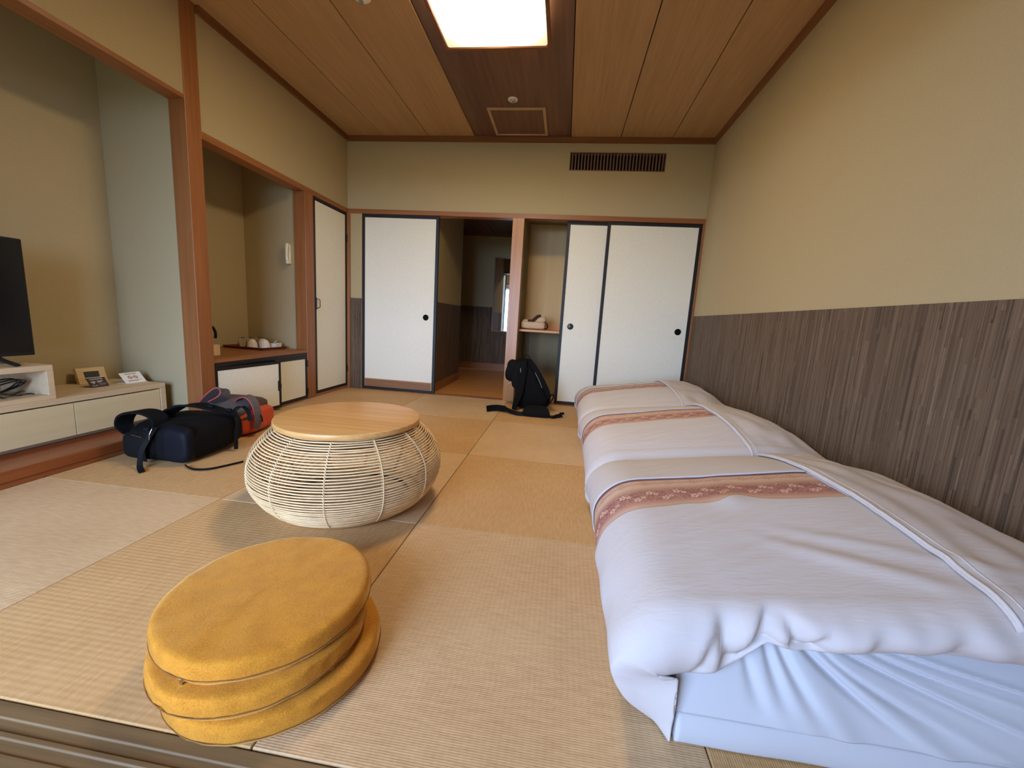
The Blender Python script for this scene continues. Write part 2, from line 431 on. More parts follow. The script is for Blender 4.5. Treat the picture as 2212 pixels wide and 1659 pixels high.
# back wall
wb = MB()
wb.box(XL, .466, 3.594, 3.69, 1.90, 2.70).box(1.358, XR, 3.594, 3.69, 1.90, 2.70).box(.466, 1.358, 3.594, 3.69, 1.90, 2.314).box(.466, 1.358, 3.594, 3.69, 2.477, 2.70)
wb.box(XL - .1, -1.648, 3.594, 3.69, 0, 1.90)
wb = struct(wb.build('wall_back', 'wall'), 'back wall over the sliding doors')
box('wainscot', 'wains_x', (-1.776, -1.650, 3.590, 3.595, 0, .988), wb)['label'] = 'dark striped wall covering'
struct(box('trim_5', 'wood_x', (XL, XR, 3.583, 3.69, 1.858, 1.902), None, .002), 'wooden lintel over the sliding doors')
struct(box('trim_6', 'wood', (XL, -1.776, 3.572, 3.64, 0, 1.858), None, .002), 'thin brown post in the back left corner')
struct(box('trim_7', 'post', (-.052, .064, 3.580, 3.70, 0, 1.858), None, .003), 'pale wooden post between doorway and closet')
struct(box('trim_8', 'wood', (1.764, XR, 3.583, 3.70, 0, 1.858), None, .002), 'thin brown post at the right wall')
struct(box('trim_9', 'wood_x', (-1.65, 1.764, 3.588, 3.69, -.03, .004)), 'wooden sill under the sliding doors')

def sliding_door(name, label, x0, x1, z0, z1, yf, th, pull_x, pull_z, pull_mat, louver=False, fw=.031):
    d = struct(box(name, 'paper', (x0 + fw * .6, x1 - fw * .6, yf + .004, yf + th, z0 + fw * .6, z1 - fw * .6)), label)
    for nm, dm in (('frame_stile', (x0, x0 + fw, yf, yf + th + .002, z0, z1)), ('frame_stile', (x1 - fw, x1, yf, yf + th + .002, z0, z1)),
                   ('frame_rail', (x0 + fw, x1 - fw, yf, yf + th + .002, z1 - fw, z1)), ('frame_rail', (x0 + fw, x1 - fw, yf, yf + th + .002, z0, z0 + fw))):
        box(nm, 'lacquer', dm, d, .002)
    if louver:
        zz = z0 + fw
        box('louver_frame', 'tan_rail', (x0 + fw, x1 - fw, yf + .002, yf + .006, zz, zz + .088), d)
        for k in range(5):
            MB().box(x0 + fw + .008, x1 - fw - .008, yf - .006, yf + .004, zz + .006 + k * .0155, zz + .0165 + k * .0155).build('louver_slat', 'louver', d, bevel=.002)
    p = MB().lathe([(.0, -.001), (.026, -.001), (.030, .0015), (.033, .003), (.034, .006)], 32, cap=False).lathe([(.0, -.0005), (.024, -.0005)], 32, cap=False)
    p = p.build('door_pull', pull_mat, d, True); p.rotation_euler = (R(-90), 0, 0); p.location = (pull_x, yf + .0015, pull_z)
    return d
sliding_door('door_1', 'white paper sliding door with louvred foot, left of the doorway', -1.648, -.815, .006, 1.856, 3.598, .026, -.932, .825, 'bagblack', True)
sliding_door('door_2', 'partly open white paper closet door slid behind the next one', .492, 1.362, .006, 1.856, 3.636, .026, .600, .824, 'pull')
sliding_door('door_3', 'white paper closet door at the right wall', .882, 1.765, .006, 1.856, 3.598, .026, 1.657, .836, 'bagblack')

# vent grille
vg = thing('vent_grille', 'dark brown slatted air vent high on the back wall', 'vent', (.912, 3.594, 2.395))
MB().box(-.446, .446, .07, .08, -.083, .083).build('backing', 'black', vg)
fr = MB().box(-.446, .446, -.004, .03, .075, .082).box(-.446, .446, -.004, .03, -.082, -.075).box(-.446, -.440, -.004, .03, -.075, .075).box(.440, .446, -.004, .03, -.075, .075)
fr.build('frame', 'grille', vg)
sl = MB().box(-.0065, .0065, 0, .024, -.075, .075)
s0 = sl.build('slat', 'grille', vg); s0.location.x = -.422
for k in range(1, 29):
    c = s0.copy(); C.objects.link(c); c.parent = vg; c.location = (-.422 + k * .03015, 0, 0)

# closet behind the sliding doors
struct(box('wall_closet_back', 'ply', (.05, 1.80, 4.225, 4.28, 0, 2.2)), 'plywood closet back wall')
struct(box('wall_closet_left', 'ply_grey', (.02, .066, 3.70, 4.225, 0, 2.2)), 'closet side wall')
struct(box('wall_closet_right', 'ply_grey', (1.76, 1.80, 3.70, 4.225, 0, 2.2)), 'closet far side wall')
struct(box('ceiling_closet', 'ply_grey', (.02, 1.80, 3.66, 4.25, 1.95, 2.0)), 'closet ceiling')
struct(box('floor_closet', 'shelf', (.02, 1.80, 3.69, 4.25, -.03, .004)), 'closet floor')
sh = thing('closet_shelf', 'pale wooden shelf halfway up inside the open closet', 'shelf', (.067, 3.70, 0))
MB().box(0, 1.69, 0, .522, .742, .766).build('board', 'shelf', sh, bevel=.002)
MB().box(0, 1.69, .500, .523, .766, .832).build('back_batten', 'shelf', sh, bevel=.002)
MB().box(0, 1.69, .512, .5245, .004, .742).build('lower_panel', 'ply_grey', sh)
for xx in (.015, .085): MB().box(xx, xx + .009, .500, .512, .004, .742).build('upright_strip', 'grey_trim', sh)

# corridor seen through the doorway
hl = struct(box('wall_hall_left', 'wall', (-1.0, -.868, 3.69, 4.80, 0, 2.25)), 'corridor side wall')
box('wainscot', 'wains_y', (-.870, -.866, 3.69, 4.802, 0, 1.0), hl)
struct(box('baseboard_hall_left', 'wood_y', (-.880, -.856, 3.69, 4.812, 0, .10)), 'corridor baseboard')
hf = struct(box('wall_hall_far', 'wall', (-2.3, .10, 6.10, 6.2, 0, 2.3)), 'corridor far wall')
box('wainscot', 'wains_x', (-2.3, .10, 6.097, 6.101, 0, 1.045), hf)
struct(box('baseboard_hall_far', 'wood_x', (-2.3, 0.0, 6.075, 6.10, 0, .115)), 'corridor far baseboard')
struct(box('wall_hall_right', 'wall', (-.02, .02, 3.70, 6.12, 0, 2.3)), 'corridor right wall')
struct(box('wall_hall_side', 'wall', (-2.4, -2.3, 4.7, 6.2, 0, 2.3)), 'corridor end wall')
struct(box('wall_hall_near', 'wall', (-2.3, -1.0, 4.70, 4.80, 0, 2.3)), 'corridor return wall')
struct(box('ceiling_hall', 'board_dark', (-2.4, .05, 3.69, 6.2, 2.205, 2.26)), 'corridor ceiling')
struct(box('trim_10', 'cornice', (-2.3, 0, 6.06, 6.10, 2.17, 2.205)), 'corridor ceiling moulding')
struct(box('trim_11', 'cornice_y', (-.72, -.68, 3.69, 6.06, 2.19, 2.206)), 'corridor ceiling batten')
fh = struct(box('floor_hall', 'gap', (-2.3, .0, 3.69, 6.10, -.05, -.014)), 'wooden corridor floor')
for k in range(8):
    box('plank', 'hallfloor', (-2.3, -.001, 3.692 + k * .301, 3.692 + (k + 1) * .301 - .0015, -.014, -.001), fh, .001)
mi = thing('wall_mirror', 'tall narrow mirror in a wooden frame on the corridor wall', 'mirror', (-.44, 6.097, .65))
MB().box(-.205, .205, -.018, -.012, .015, 1.18).build('glass', 'mirror', mi)
MB().box(-.205, .205, -.011, 0, .015, 1.18).build('backing', 'black', mi)
for dm in ((-.222, -.205, -.03, 0, 0, 1.195), (.205, .222, -.03, 0, 0, 1.195), (-.205, .205, -.03, 0, 1.18, 1.195), (-.205, .205, -.03, 0, 0, .015)):
    MB().box(*dm).build('frame_bar', 'wood', mi, bevel=.002)

# left wall: television alcove, pillar, tea alcove, corner door
wl = MB()
wl.box(XL - .105, XL, -.1, 1.75, 2.058, 2.70).box(XL - .105, XL, 1.80, 3.70, 1.902, 2.70)
struct(wl.build('wall_left', 'wall'), 'left wall above the alcoves')
struct(box('trim_12', 'wood_y', (XL - .108, XL + .001, -.1, 1.752, 2.034, 2.058)), 'wooden beam over the television alcove')
struct(box('trim_13', 'wood', (XL - .108, XL + .005, 1.750, 1.856, 0, 2.602), None, .003), 'square wooden pillar between the two alcoves')
struct(box('trim_14', 'wood_y', (XL - .108, XL + .003, 1.856, 3.575, 1.858, 1.902), None, .002), 'wooden lintel over tea alcove and corner door')
struct(box('trim_15', 'wood', (XL - .108, XL + .004, 2.874, 2.993, 0, 1.858), None, .003), 'wooden post between tea alcove and corner door')
struct(box('wall_alcove_back', 'wall', (-2.50, -2.412, -.1, 3.0, 0, 2.70)), 'back wall of both alcoves')
struct(box('wall_alcove_divider', 'wall', (-2.412, XL - .10, 1.768, 1.848, 0, 2.70)), 'wall between the alcoves')
struct(box('wall_alcove_end', 'wall', (-2.412, XL - .10, 2.886, 2.98, 0, 2.70)), 'end wall of the tea alcove')
struct(box('wall_alcove_front', 'wall', (-2.50, XL - .002, -.1, -.002, 0, 2.70)), 'front end wall of the television alcove')
tf = struct(box('floor_alcove', 'toko', (-2.412, -1.806, 0, 1.768, 0, .074), None, .004), 'dark red plank step of the television alcove')
box('groove_board', 'toko', (-1.808, -1.801, 0, 1.75, .001, .020), tf, .002)
box('groove_board', 'toko', (-1.808, -1.8015, 0, 1.75, .026, .072), tf, .003)

d4 = struct(box('door_4', 'paper', (XL - .028, XL - .004, 3.02, 3.555, .045, 1.84)), 'white paper hinged door in the back left corner')
for nm, dm in (('frame_stile', (XL - .03, XL, 2.996, 3.028, .03, 1.856)), ('frame_stile', (XL - .03, XL, 3.546, 3.572, .03, 1.856)),
               ('frame_rail', (XL - .03, XL, 3.028, 3.546, 1.826, 1.856)), ('frame_rail', (XL - .03, XL, 3.028, 3.546, .03, .058))):
    box(nm, 'lacquer', dm, d4, .002)
MB().box(XL - .002, XL + .004, 3.018, 3.032, .84, .955).build('handle_plate', 'lacquer', d4, bevel=.004)
MB().tube(spline([(XL + .002, 3.036, .855), (XL + .026, 3.040, .865), (XL + .028, 3.040, .90), (XL + .026, 3.040, .932), (XL + .002, 3.036, .942)], 6), .0035, 8).build('handle', 'bronze', d4, True)
MB().lathe([(.0, 0), (.004, 0), (.0035, .003), (0, .004)], 12, (0, 0, 0), False).build('key_dot', 'bronze', d4).location = (XL - .002, 3.056, .985)
for zz in (1.60, .22): MB().box(XL - .001, XL + .009, 3.562, 3.578, zz - .04, zz + .04).build('hinge', 'lacquer', d4, bevel=.003)
struct(box('trim_16', 'wood_y', (XL - .03, XL + .002, 2.993, 3.572, 0, .03)), 'wooden sill under the corner door')
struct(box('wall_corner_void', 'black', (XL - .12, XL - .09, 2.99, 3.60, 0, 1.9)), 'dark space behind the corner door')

# tea alcove counter and cabinet
ct = thing('tea_counter', 'brown wooden counter top in the tea alcove', 'counter', (XL, 2.36, .44))
MB().box(-.605, .001, -.503, .513, 0, .028).build('counter_top', 'wood_y', ct, bevel=.003)
cb = thing('low_cabinet', 'black framed low cabinet with cream doors under the tea counter', 'cabinet', (XL, 2.36, 0))
MB().box(-.595, -.04, -.495, .505, .01, .435).build('carcass', 'black', cb)
MB().box(-.03, -.001, -.503, .513, .408, .439).build('top_rail', 'lacquer', cb, bevel=.002)
MB().box(-.03, -.001, -.503, .513, .0, .012).build('bottom_rail', 'wood_y', cb)
MB().box(-.032, -.02, -.14, -.06, .395, .408).build('door_catch', 'lacquer', cb)
def cab_door(y0, w, side, ang):
    h0, h1 = .016, .408
    d = MB().box(-.020, -.003, .0, w, h0, h1).build('door', 'paper', cb)
    for nm, dm in (('frame_stile', (-.022, 0, 0, .022, h0, h1)), ('frame_stile', (-.022, 0, w - .022, w, h0, h1)),
                   ('frame_rail', (-.022, 0, .022, w - .022, h1 - .024, h1)), ('frame_rail', (-.022, 0, .022, w - .022, h0, h0 + .024))):
        MB().box(*dm).build(nm, 'lacquer', d, bevel=.0015)
    if side == 'r':
        MB().box(-.001, .004, w - .036, w - .022, .16, .245).build('handle_plate', 'lacquer', d, bevel=.003)
        MB().tube(spline([(.003, w - .026, .172), (.022, w - .028, .182), (.024, w - .028, .203), (.022, w - .028, .224), (.003, w - .026, .234)], 5), .003, 6).build('handle', 'bronze', d, True)
    else:
        for zz in (.08, .34): MB().box(-.002, .007, w - .006, w + .010, zz - .03, zz + .03).build('hinge', 'lacquer', d, bevel=.002)
    d.location = (0, y0, 0); d.rotation_euler = (0, 0, ang)
cab_door(-.500, .588, 'r', R(-5.0))
cab_door(.090, .414, 'l', 0)

# front sill, veranda and window behind the camera
sl = MB()
prof = [(.0, 0), (-.028, 0), (-.0282, -.004), (-.050, -.004), (-.0502, 0), (-.060, 0), (-.0602, -.004), (-.083, -.004), (-.0832, 0), (-.140, 0), (-.140, -.04), (0, -.04)]
n = len(prof)
sl.add([(XL - .1, y - .002, z) for y, z in prof] + [(XR + .1, y - .002, z) for y, z in prof],
       [tuple(range(n)), tuple(reversed(range(n, 2 * n)))] + [(i, (i + 1) % n, n + (i + 1) % n, n + i) for i in range(n)])
struct(sl.build('trim_17', 'sill', bevel=.0015), 'worn grooved wooden track along the front edge of the mats')
struct(box('floor_veranda', 'hallfloor', (-2.6, 2.1, -1.98, -.142, -.05, -.004)), 'veranda floor behind the viewer')
struct(box('wall_front', 'wall', (-2.6, 1.9, -.10, .0, 1.96, 2.70)), 'wall above the opening to the veranda')
struct(box('wall_front_left', 'wall', (-2.6, -1.808, -.14, -.10, -.03, 2.60)), 'veranda wall beside the opening')
struct(box('trim_18', 'wood_x', (-1.9, 1.9, -.11, .004, 1.91, 1.96)), 'lintel of the opening to the veranda')
struct(box('wall_veranda_left', 'wall', (-2.6, -2.5, -1.95, -.1, 0, 2.6)), 'veranda left wall')
struct(box('wall_veranda_right', 'wall', (1.90, 2.1, -1.95, -.1, 0, 2.6)), 'veranda right wall')
struct(box('ceiling_veranda', 'board', (-2.6, 2.1, -1.95, -.1, 2.45, 2.55)), 'veranda ceiling')
wv = MB().box(-2.6, 2.0, -1.92, -1.80, -.03, .20).box(-2.6, 2.0, -1.92, -1.80, 1.95, 2.6).box(-2.6, -2.2, -1.92, -1.80, .20, 1.95).box(0, 2.0, -1.92, -1.80, .20, 1.95)
struct(wv.build('wall_window', 'wall'), 'window wall behind the viewer')
wf = MB().box(-2.2, 0, -1.88, -1.84, .20, .24).box(-2.2, 0, -1.88, -1.84, 1.91, 1.95)
for xx in (-2.2, -1.12, -.04): wf.box(xx, xx + .04, -1.88, -1.84, .24, 1.91)
wf = struct(wf.build('window_1', 'alum'), 'veranda window frame')
for xa, xb in ((-2.16, -1.12), (-1.08, -.04)): box('pane', 'pane', (xa, xb, -1.863, -1.857, .24, 1.91), wf)
struct(box('floor_outdoor', 'outdoor', (-40, 40, -60, -2.2, -4.2, -4.0)), 'ground outside')

# ------------------------------------------------------------------ ceiling fittings
cl = thing('ceiling_light', 'square white ceiling light in a wooden frame', 'ceiling light', (-.018, 1.868, 2.60))
MB().box(-.24, .24, -.24, .24, -.030, .004).build('base_plate', 'white', cl)
MB().box(-.318, .318, -.318, .318, -.062, -.012).build('diffuser', 'lamp', cl, bevel=.012)
for dm in ((-.340, -.319, -.340, .340, -.066, -.036), (.319, .340, -.340, .340, -.066, -.036), (-.319, .319, -.340, -.319, -.066, -.036), (-.319, .319, .319, .340, -.066, -.036)):
    MB().box(*dm).build('frame_bar', 'cornice', cl, bevel=.002)
hp = thing('access_hatch', 'ceiling access hatch with pale wooden frame near the vent', 'hatch', (-.004, 3.285, 2.605))
MB().box(-.235, .235, -.232, .232, -.006, .002).build('panel', 'board_dark', hp)
for dm in ((-.248, -.222, -.246, .246, -.012, 0), (.222, .248, -.246, .246, -.012, 0), (-.222, .222, -.246, -.222, -.012, 0), (-.222, .222, .222, .246, -.012, 0)):
    MB().box(*dm).build('frame_bar', 'tan_rail', hp, bevel=.003)
sp = thing('sprinkler', 'small round sprinkler in the dark ceiling strip', 'sprinkler', (-.014, 2.916, 2.605))
MB().lathe([(.040, 0), (.040, -.005), (.034, -.010), (.019, -.010), (.018, -.003)], 32, cap=False).build('flange', 'white', sp, True)
MB().lathe([(.019, -.002), (.012, -.006), (.007, -.016), (.004, -.024), (.013, -.026), (.013, -.028), (0, -.028)], 24, cap=False).build('head', 'steel', sp, True)
sd = thing('smoke_detector', 'round white smoke detector on the ceiling at the top edge', 'smoke detector', (-.735, 1.83, 2.602))
MB().lathe([(.052, 0), (.052, -.012), (.046, -.018), (.032, -.026), (.018, -.034), (0, -.035)], 40, cap=False).build('housing', 'white', sd, True)
MB().lathe([(.014, -.033), (.012, -.042), (0, -.044)], 24, cap=False).build('sensor_cap', 'grey_trim', sd, True)

# wall phone in the tea alcove
ph = thing('wall_phone', 'ivory wall phone on the end wall of the tea alcove', 'phone', (-1.966, 2.886, 1.232))
MB().box(-.017, .017, -.024, 0, 0, .172).build('cradle', 'ivory', ph, bevel=.008)
hs = MB().grid(lambda u, v: (.016 * math.cos(2 * math.pi * v) * (1 - .25 * math.sin(math.pi * u)), -.034 + .012 * math.sin(2 * math.pi * v) - .008 * (2 * u - 1) ** 2 * -1 - .008, -.004 + .18 * u), 16, 20)
hs.build('handset', 'ivory', ph, True, solid=.003)
MB().box(-.010, .006, -.0515, -.049, .075, .080).build('badge', 'printdark', ph)

# ------------------------------------------------------------------ rattan table
TB = thing('rattan_table', 'low round rattan drum table with oak top', 'table', (-.3806, 1.0627, 0))
HT = .386
def t_r(z):
    zb, p, hh = .178, 2.31, .187
    return .279 + (.4004 - .279) * (1 - abs((z - zb) / hh) ** p)
MB().lathe([(.02, HT - .024), (.300, HT - .024), (.3035, HT - .021), (.305, HT - .018), (.305, HT - .004), (.3035, HT - .001), (.300, HT), (.02, HT)], 96).build('table_top', 'oak', TB, True, bevel=.001)
MB().lathe([(.262, .0), (t_r(0) - .004, .0), (t_r(.012) + .001, .012), (t_r(.022), .022), (.262, .022)], 96, cap=False).build('base_ring', 'rattan', TB, True)
zs = []; z = .027; step = .0110
while z < HT - .026:
    zs.append(z)
    dr = (t_r(z + .001) - t_r(z)) / .001
    z += step / math.sqrt(1 + dr * dr)
NR = 120
for k, z in enumerate(zs):
    ph0 = random.random() * 10
    pts = []
    for i in range(NR):
        a = 2 * math.pi * i / NR
        r = t_r(z) + .0012 * nz(3 * math.cos(a) + ph0, 3 * math.sin(a))
        pts.append((r * math.cos(a), r * math.sin(a), z + .0026 * nz(2 * math.cos(a), 2 * math.sin(a), ph0)))
    MB().tube(pts, .0033, 6, True).build('rattan_strand', 'rattan', TB, True)
for k in range(12):
    a = 2 * math.pi * (k + .533) / 12; ca, sa = math.cos(a), math.sin(a)
    zz = [.01 + (HT - .04) * i / 20 for i in range(21)]
    MB().tube([((t_r(z) - .0095) * ca, (t_r(z) - .0095) * sa, z) for z in zz], .006, 6).build('upright_cane', 'rattan_dark', TB, True)
    pts = []
    for i, z in enumerate(zs[:-1]):
        z2 = (z + zs[i + 1]) / 2
        for dz, off, dr in ((z - .001, -.0022, .0052), (z2, .002, .0012)):
            rr = t_r(dz) + dr; pts.append((rr * ca - off * sa, rr * sa + off * ca, dz))
    MB().tube(pts, .0019, 5).build('binding_cord', 'binding', TB, True)
MB().lathe([(.01, .30), (.285, .30), (.285, .306), (.01, .306)], 64).build('inner_panel', 'rattan_dark', TB)

# ------------------------------------------------------------------ floor cushions
def cushion(loc, r, t, label, tilt=(0, 0), seed=0, zip_ang=None, pucker=0.0):
    th = thing('floor_cushion', label, 'cushion', loc, 0, 'stacked round floor cushions')
    th.rotation_euler = (tilt[0], tilt[1], 0)
    na = 120; prof = []
    e = 3.6; n = 30
    for i in range(n + 1):
        q = -math.pi / 2 + math.pi * i / n; c_, s_ = math.cos(q), math.sin(q)
        prof.append(((r - t * .50) + t * .50 * abs(c_) ** (2 / e), t / 2 * math.copysign(abs(s_) ** (2 / e), s_)))
    ring = [(0.001, -t / 2 * .93), (r * .5, -t / 2 * .97)] + prof + [(r * .62, t / 2 * 1.01), (r * .35, t / 2 * 1.02), (.001, t / 2 * 1.02)]
    vs, fs = [], []
    for rr, z in ring:
        for i in range(na):
            a = 2 * math.pi * i / na; x, y = math.cos(a), math.sin(a)
            k = 1 + .010 * nz(1.3 * x + seed, 1.3 * y) * (rr / r)
            edge = max(0, (rr / r - .8) / .2)
            pk = pucker * edge * (nz(6 * x, 6 * y, seed + 2 * z / t) ** 2) * (1 if z < .4 * t else 0)
            zz = z + .0030 * nz(4 * x * rr / r, 4 * y * rr / r, seed) + .002 * edge * nz(9 * x, 9 * y, seed + 5)
            vs.append((rr * k * x * (1 - pk), rr * k * y * (1 - pk), zz))
    for j in range(len(ring) - 1):
        for i in range(na):
            l = (i + 1) % na; fs.append((j * na + i, j * na + l, (j + 1) * na + l, (j + 1) * na + i))
    MB().add(vs, fs).build('cover', 'cushion', th, True)
    zs_ = -.22 * t
    rs = (r - t * .50) + t * .50 * (1 - (abs(2 * zs_ / t)) ** e) ** (1 / e)
    pts = [((rs * (1 + .010 * nz(1.3 * math.cos(a) + seed, 1.3 * math.sin(a))) + .0004) * math.cos(a), (rs * (1 + .010 * nz(1.3 * math.cos(a) + seed, 1.3 * math.sin(a))) + .0004) * math.sin(a), zs_ + .002 * nz(9 * math.cos(a), 9 * math.sin(a), seed + 5)) for a in [2 * math.pi * i / 120 for i in range(120)]]
    MB().tube(pts, .0012, 6, True).build('seam', 'seam_shade', th, True)
    if zip_ang is not None:
        a = zip_ang; rz = rs + .003
        zp = MB().box(-.0035, .0035, -.0012, .0012, -.022, 0).build('zipper_pull', 'steel', th, bevel=.001)
        zp.location = (rz * math.cos(a), rz * math.sin(a), zs_ + .002); zp.rotation_euler = (R(12), R(14), a + math.pi / 2)
    return th
cushion((-.092, .215, .0270), .231, .053, 'mustard floor cushion at the bottom of the stack', (0, 0), 1, None, .02)
cushion((-.124, .208, .0795), .226, .053, 'mustard floor cushion in the middle of the stack', (R(.4), R(-.6)), 4, None, .05)
cushion((-.138, .245, .1330), .2355, .054, 'mustard floor cushion on top of the stack with zipper pull', (R(.4), R(-.5)), 8, R(-93), .012)

# ------------------------------------------------------------------ futons: mattresses and duvets
def futon(y0, y1, seed, place, near=False):
    group = 'futons laid side by side along the wall'
    # ---- mattress wrapped in a white sheet
    mt = thing('futon_mattress', place[0], 'mattress', (0, 0, 0), 0, 'mattresses under the duvets')
    def slab(x0, x1, ya, yb, z0, z1, name, front_lean, crease, nx=110, ny=14, nzz=16):
        if crease: nx, nzz = 300, 56
        m = MB()
        def F(u, v):          # front face with creases
            x = lerp(x0, x1, u); z = lerp(z0, z1, v); y = ya + front_lean * v
            y += .004 * nz(x * 5, z * 9, seed) - .006 * (2 * v - 1) ** 4 * 0
            y -= .010 * math.sin(math.pi * min(1, max(0, v))) ** .6
            if crease:
                for (xa, za, xb, zb, dep) in ((.97, .21, 1.01, .07, .008), (1.01, .24, 1.06, .07, .011), (1.03, .25, 1.13, .065, .013), (1.06, .25, 1.32, .06, .014), (1.10, .25, 1.60, .09, .011), (1.16, .25, 1.76, .15, .012), (1.22, .22, 1.5, .16, .008), (1.12, .22, 1.42, .075, .008)):
                    t = (za - z) / (za - zb)
                    if 0 <= t <= 1:
                        xc = xa + (xb - xa) * t ** 1.35; wdt = .006 + .014 * t
                        y += dep * math.exp(-((x - xc) / wdt) ** 2) * math.sin(math.pi * min(1, t + .12)) - .5 * dep * math.exp(-((x - xc - .035) / .03) ** 2)
            return (x, y, z)
        m.grid(F, nx, nzz)
        m.grid(lambda u, v: (lerp(x0, x1, u), F(u, 1)[1] if v == 0 else lerp(ya + front_lean, yb, v), z1 + .004 * nz(lerp(x0, x1, u) * 4, v * 4, seed) * (v > 0)), nx, ny)
        m.grid(lambda u, v: (x0, lerp(F(0, v)[1], yb, u), lerp(z0, z1, v)), 10, nzz)
        m.grid(lambda u, v: (x1, lerp(F(1, v)[1], yb, u), lerp(z0, z1, v)), 10, nzz)
        m.grid(lambda u, v: (lerp(x0, x1, u), yb, lerp(z0, z1, v)), 6, 4)
        m.grid(lambda u, v: (lerp(x0, x1, u), lerp(F(u, 0)[1], yb, v), z0), nx, 4)
        o = m.build(name, 'sheet_shaded', mt, True)
        md = o.modifiers.new('w', 'WELD'); md.merge_threshold = .0006
        return o
    slab(.836, 1.770, y0 + .004, y1 - .02, .002, .068, 'under_pad', .006, False)
    slab(.832, 1.772, y0 + .010, y1 - .03, .0675, .245, 'sheet_wrapped_body', .085, near)
    # ---- duvet
    dv = thing('futon_duvet', place[1], 'duvet', (0, 0, 0), 0, group)
    xs = [(.0, (.800, .004)), (.07, (.742, .055)), (.15, (.706, .125)), (.23, (.703, .195)), (.31, (.735, .258)), (.39, (.800, .304)), (.50, (.92, .326)), (.64, (1.09, .353)), (.80, (1.30, .388)), (.92, (1.43, .402)), (1.02, (1.56, .400)), (1.10, (1.66, .384)), (1.16, (1.73, .350)), (1.20, (1.772, .300))]
    SX = [(a, b[0]) for a, b in xs]; SZ = [(a, b[1]) for a, b in xs]
    # smooth the table
    ps = spline([(b[0], b[1], 0) for a, b in xs], 10)
    acc = [0]
    for a, b in zip(ps, ps[1:]): acc.append(acc[-1] + (b - a).length)
    L = acc[-1]
    def sec(u):
        s = u * L
        for i in range(len(acc) - 1):
            if s <= acc[i + 1] or i == len(acc) - 2:
                t = (s - acc[i]) / max(1e-9, acc[i + 1] - acc[i]); p = ps[i].lerp(ps[i + 1], min(1, t)); return p.x, p.y
    lipz = [(.70, .10), (.78, .135), (.84, .150), (.90, .166), (.945, .20), (.985, .252), (1.03, .246), (1.08, .249), (1.2, .268), (1.31, .280), (1.45, .280), (1.78, .262)]
    WY = y1 - y0
    def cross(w, x, zc):
        """w 0..1 from the front lip to the back lip -> (y, z)"""
        lz = min(interp(x, lipz), zc * .86) if near else zc * .55
        if w < .16:
            t = w / .16
            q = -math.pi * .30 + (math.pi * .80) * t          # curl of the rolled edge
            top = zc * (.93 if near else .88); mid = (top + lz) / 2; hh = (top - lz) / 2
            z = mid + hh * (math.sin(q) - math.sin(-math.pi * .30)) / (1 - math.sin(-math.pi * .30)) * 2 - hh
            bulge = .080 * min(1, zc / .25)
            return y0 + .072 - bulge * math.cos(q), z
        if w > .90:
            t = (w - .90) / .10
            q = math.pi / 2 - (math.pi * .60) * t
            top = zc * .87; lz2 = zc * .5
            z = lz2 + (top - lz2) * (math.sin(q) + .31) / 1.31
            return y1 - .05 + .05 * math.cos(q), z
        t = (w - .16) / .74
        y = lerp(y0 + .072, y1 - .05, t)
        crown = 1 - (.07 if near else .12) * max(0, 1 - t / .45) ** 2 - .13 * max(0, (t - .62) / .38) ** 2
        return y, zc * crown
    def P(u, w, lift=0.0):
        x, zc = sec(u); y, z = cross(w, x, zc)
        flat = sstep(.12, .32, u)
        topk = sstep(.10, .22, w) * (1 - sstep(.90, .97, w))
        # broad softness + long folds running along the duvet
        dz = .010 * nz(x * 2.2, y * 2.6, seed) * topk + .0026 * nz(x * 2.0 + y * 3, y * 9 - x * 4, seed + 3) * topk
        dz += .0013 * nz(x * 7 + 2 * y, y * 34 - x * 16, seed + 6) * topk
        out = .005 * nz(y * 11, z * 16, seed + 9) * (1 - flat)
        dy = 0
        if near:
            lipk = 1 - sstep(.10, .30, w)
            dy += lipk * (.010 * nz(x * 9, 3.3 * w, seed) + .006 * nz(x * 22, w * 9, seed + 2))
            # pinched folds at the rolled edge: slanted creases that fan out from the lip and die before the top
            for xc, am, wd, sl_, top_ in ((.865, .018, .010, .9, .13), (.915, .030, .013, -.5, .15), (.965, .040, .016, .7, .17), (1.035, .034, .012, -.35, .13), (1.065, .020, .010, .8, .11), (1.16, .012, .016, .5, .12), (1.30, .009, .02, .6, .12)):
                xr = x - xc - sl_ * (w - .03) * .35
                side = math.exp(-(xr / wd) ** 2) if xr < 0 else math.exp(-(xr / (wd * 2.6)) ** 2)
                dy += am * side * sstep(.0, .03, w) * (1 - sstep(top_ * .45, top_, w))
            # a long diagonal fold towards the head end
            dl = (y - (.18 + (1.45 - x) * .62)); dz += .008 * math.exp(-(dl / .03) ** 2) * sstep(1.0, 1.2, x) * topk
            dl2 = (y - (.30 + (1.45 - x) * .50)); dz += .005 * math.exp(-(dl2 / .025) ** 2) * sstep(1.05, 1.25, x) * topk
        # hump where the cover rides up beside the band
        if near: dz += .012 * math.exp(-((x - 1.07) / .05) ** 2 - ((y - .63) / .05) ** 2)
        wrap = (1 - sstep(.02, .10, w)) * (1 - sstep(.16, .30, u))       # the foot end closes round the front corner
        if near and wrap > 0:
            x = lerp(x, .828, wrap); z = lerp(z, zc * .92, wrap * (1 - sstep(.05, .3, u)))
            y = lerp(y, y0 + .004, max(wrap, .6 * (1 - sstep(.02, .14, w))) * (1 - sstep(.10, .30, u)))
        x2 = x - (1 - flat) * (.5 * dz + out) * (1 - wrap); z2 = z + dz * flat * .9
        nl = Vector((-(1 - flat), -(1 - sstep(.05, .2, w)) * .8, flat * topk + .05)).normalized() * lift
        return Vector((x2 + nl.x, y + dy + nl.y, max(z2 + nl.z, .003)))
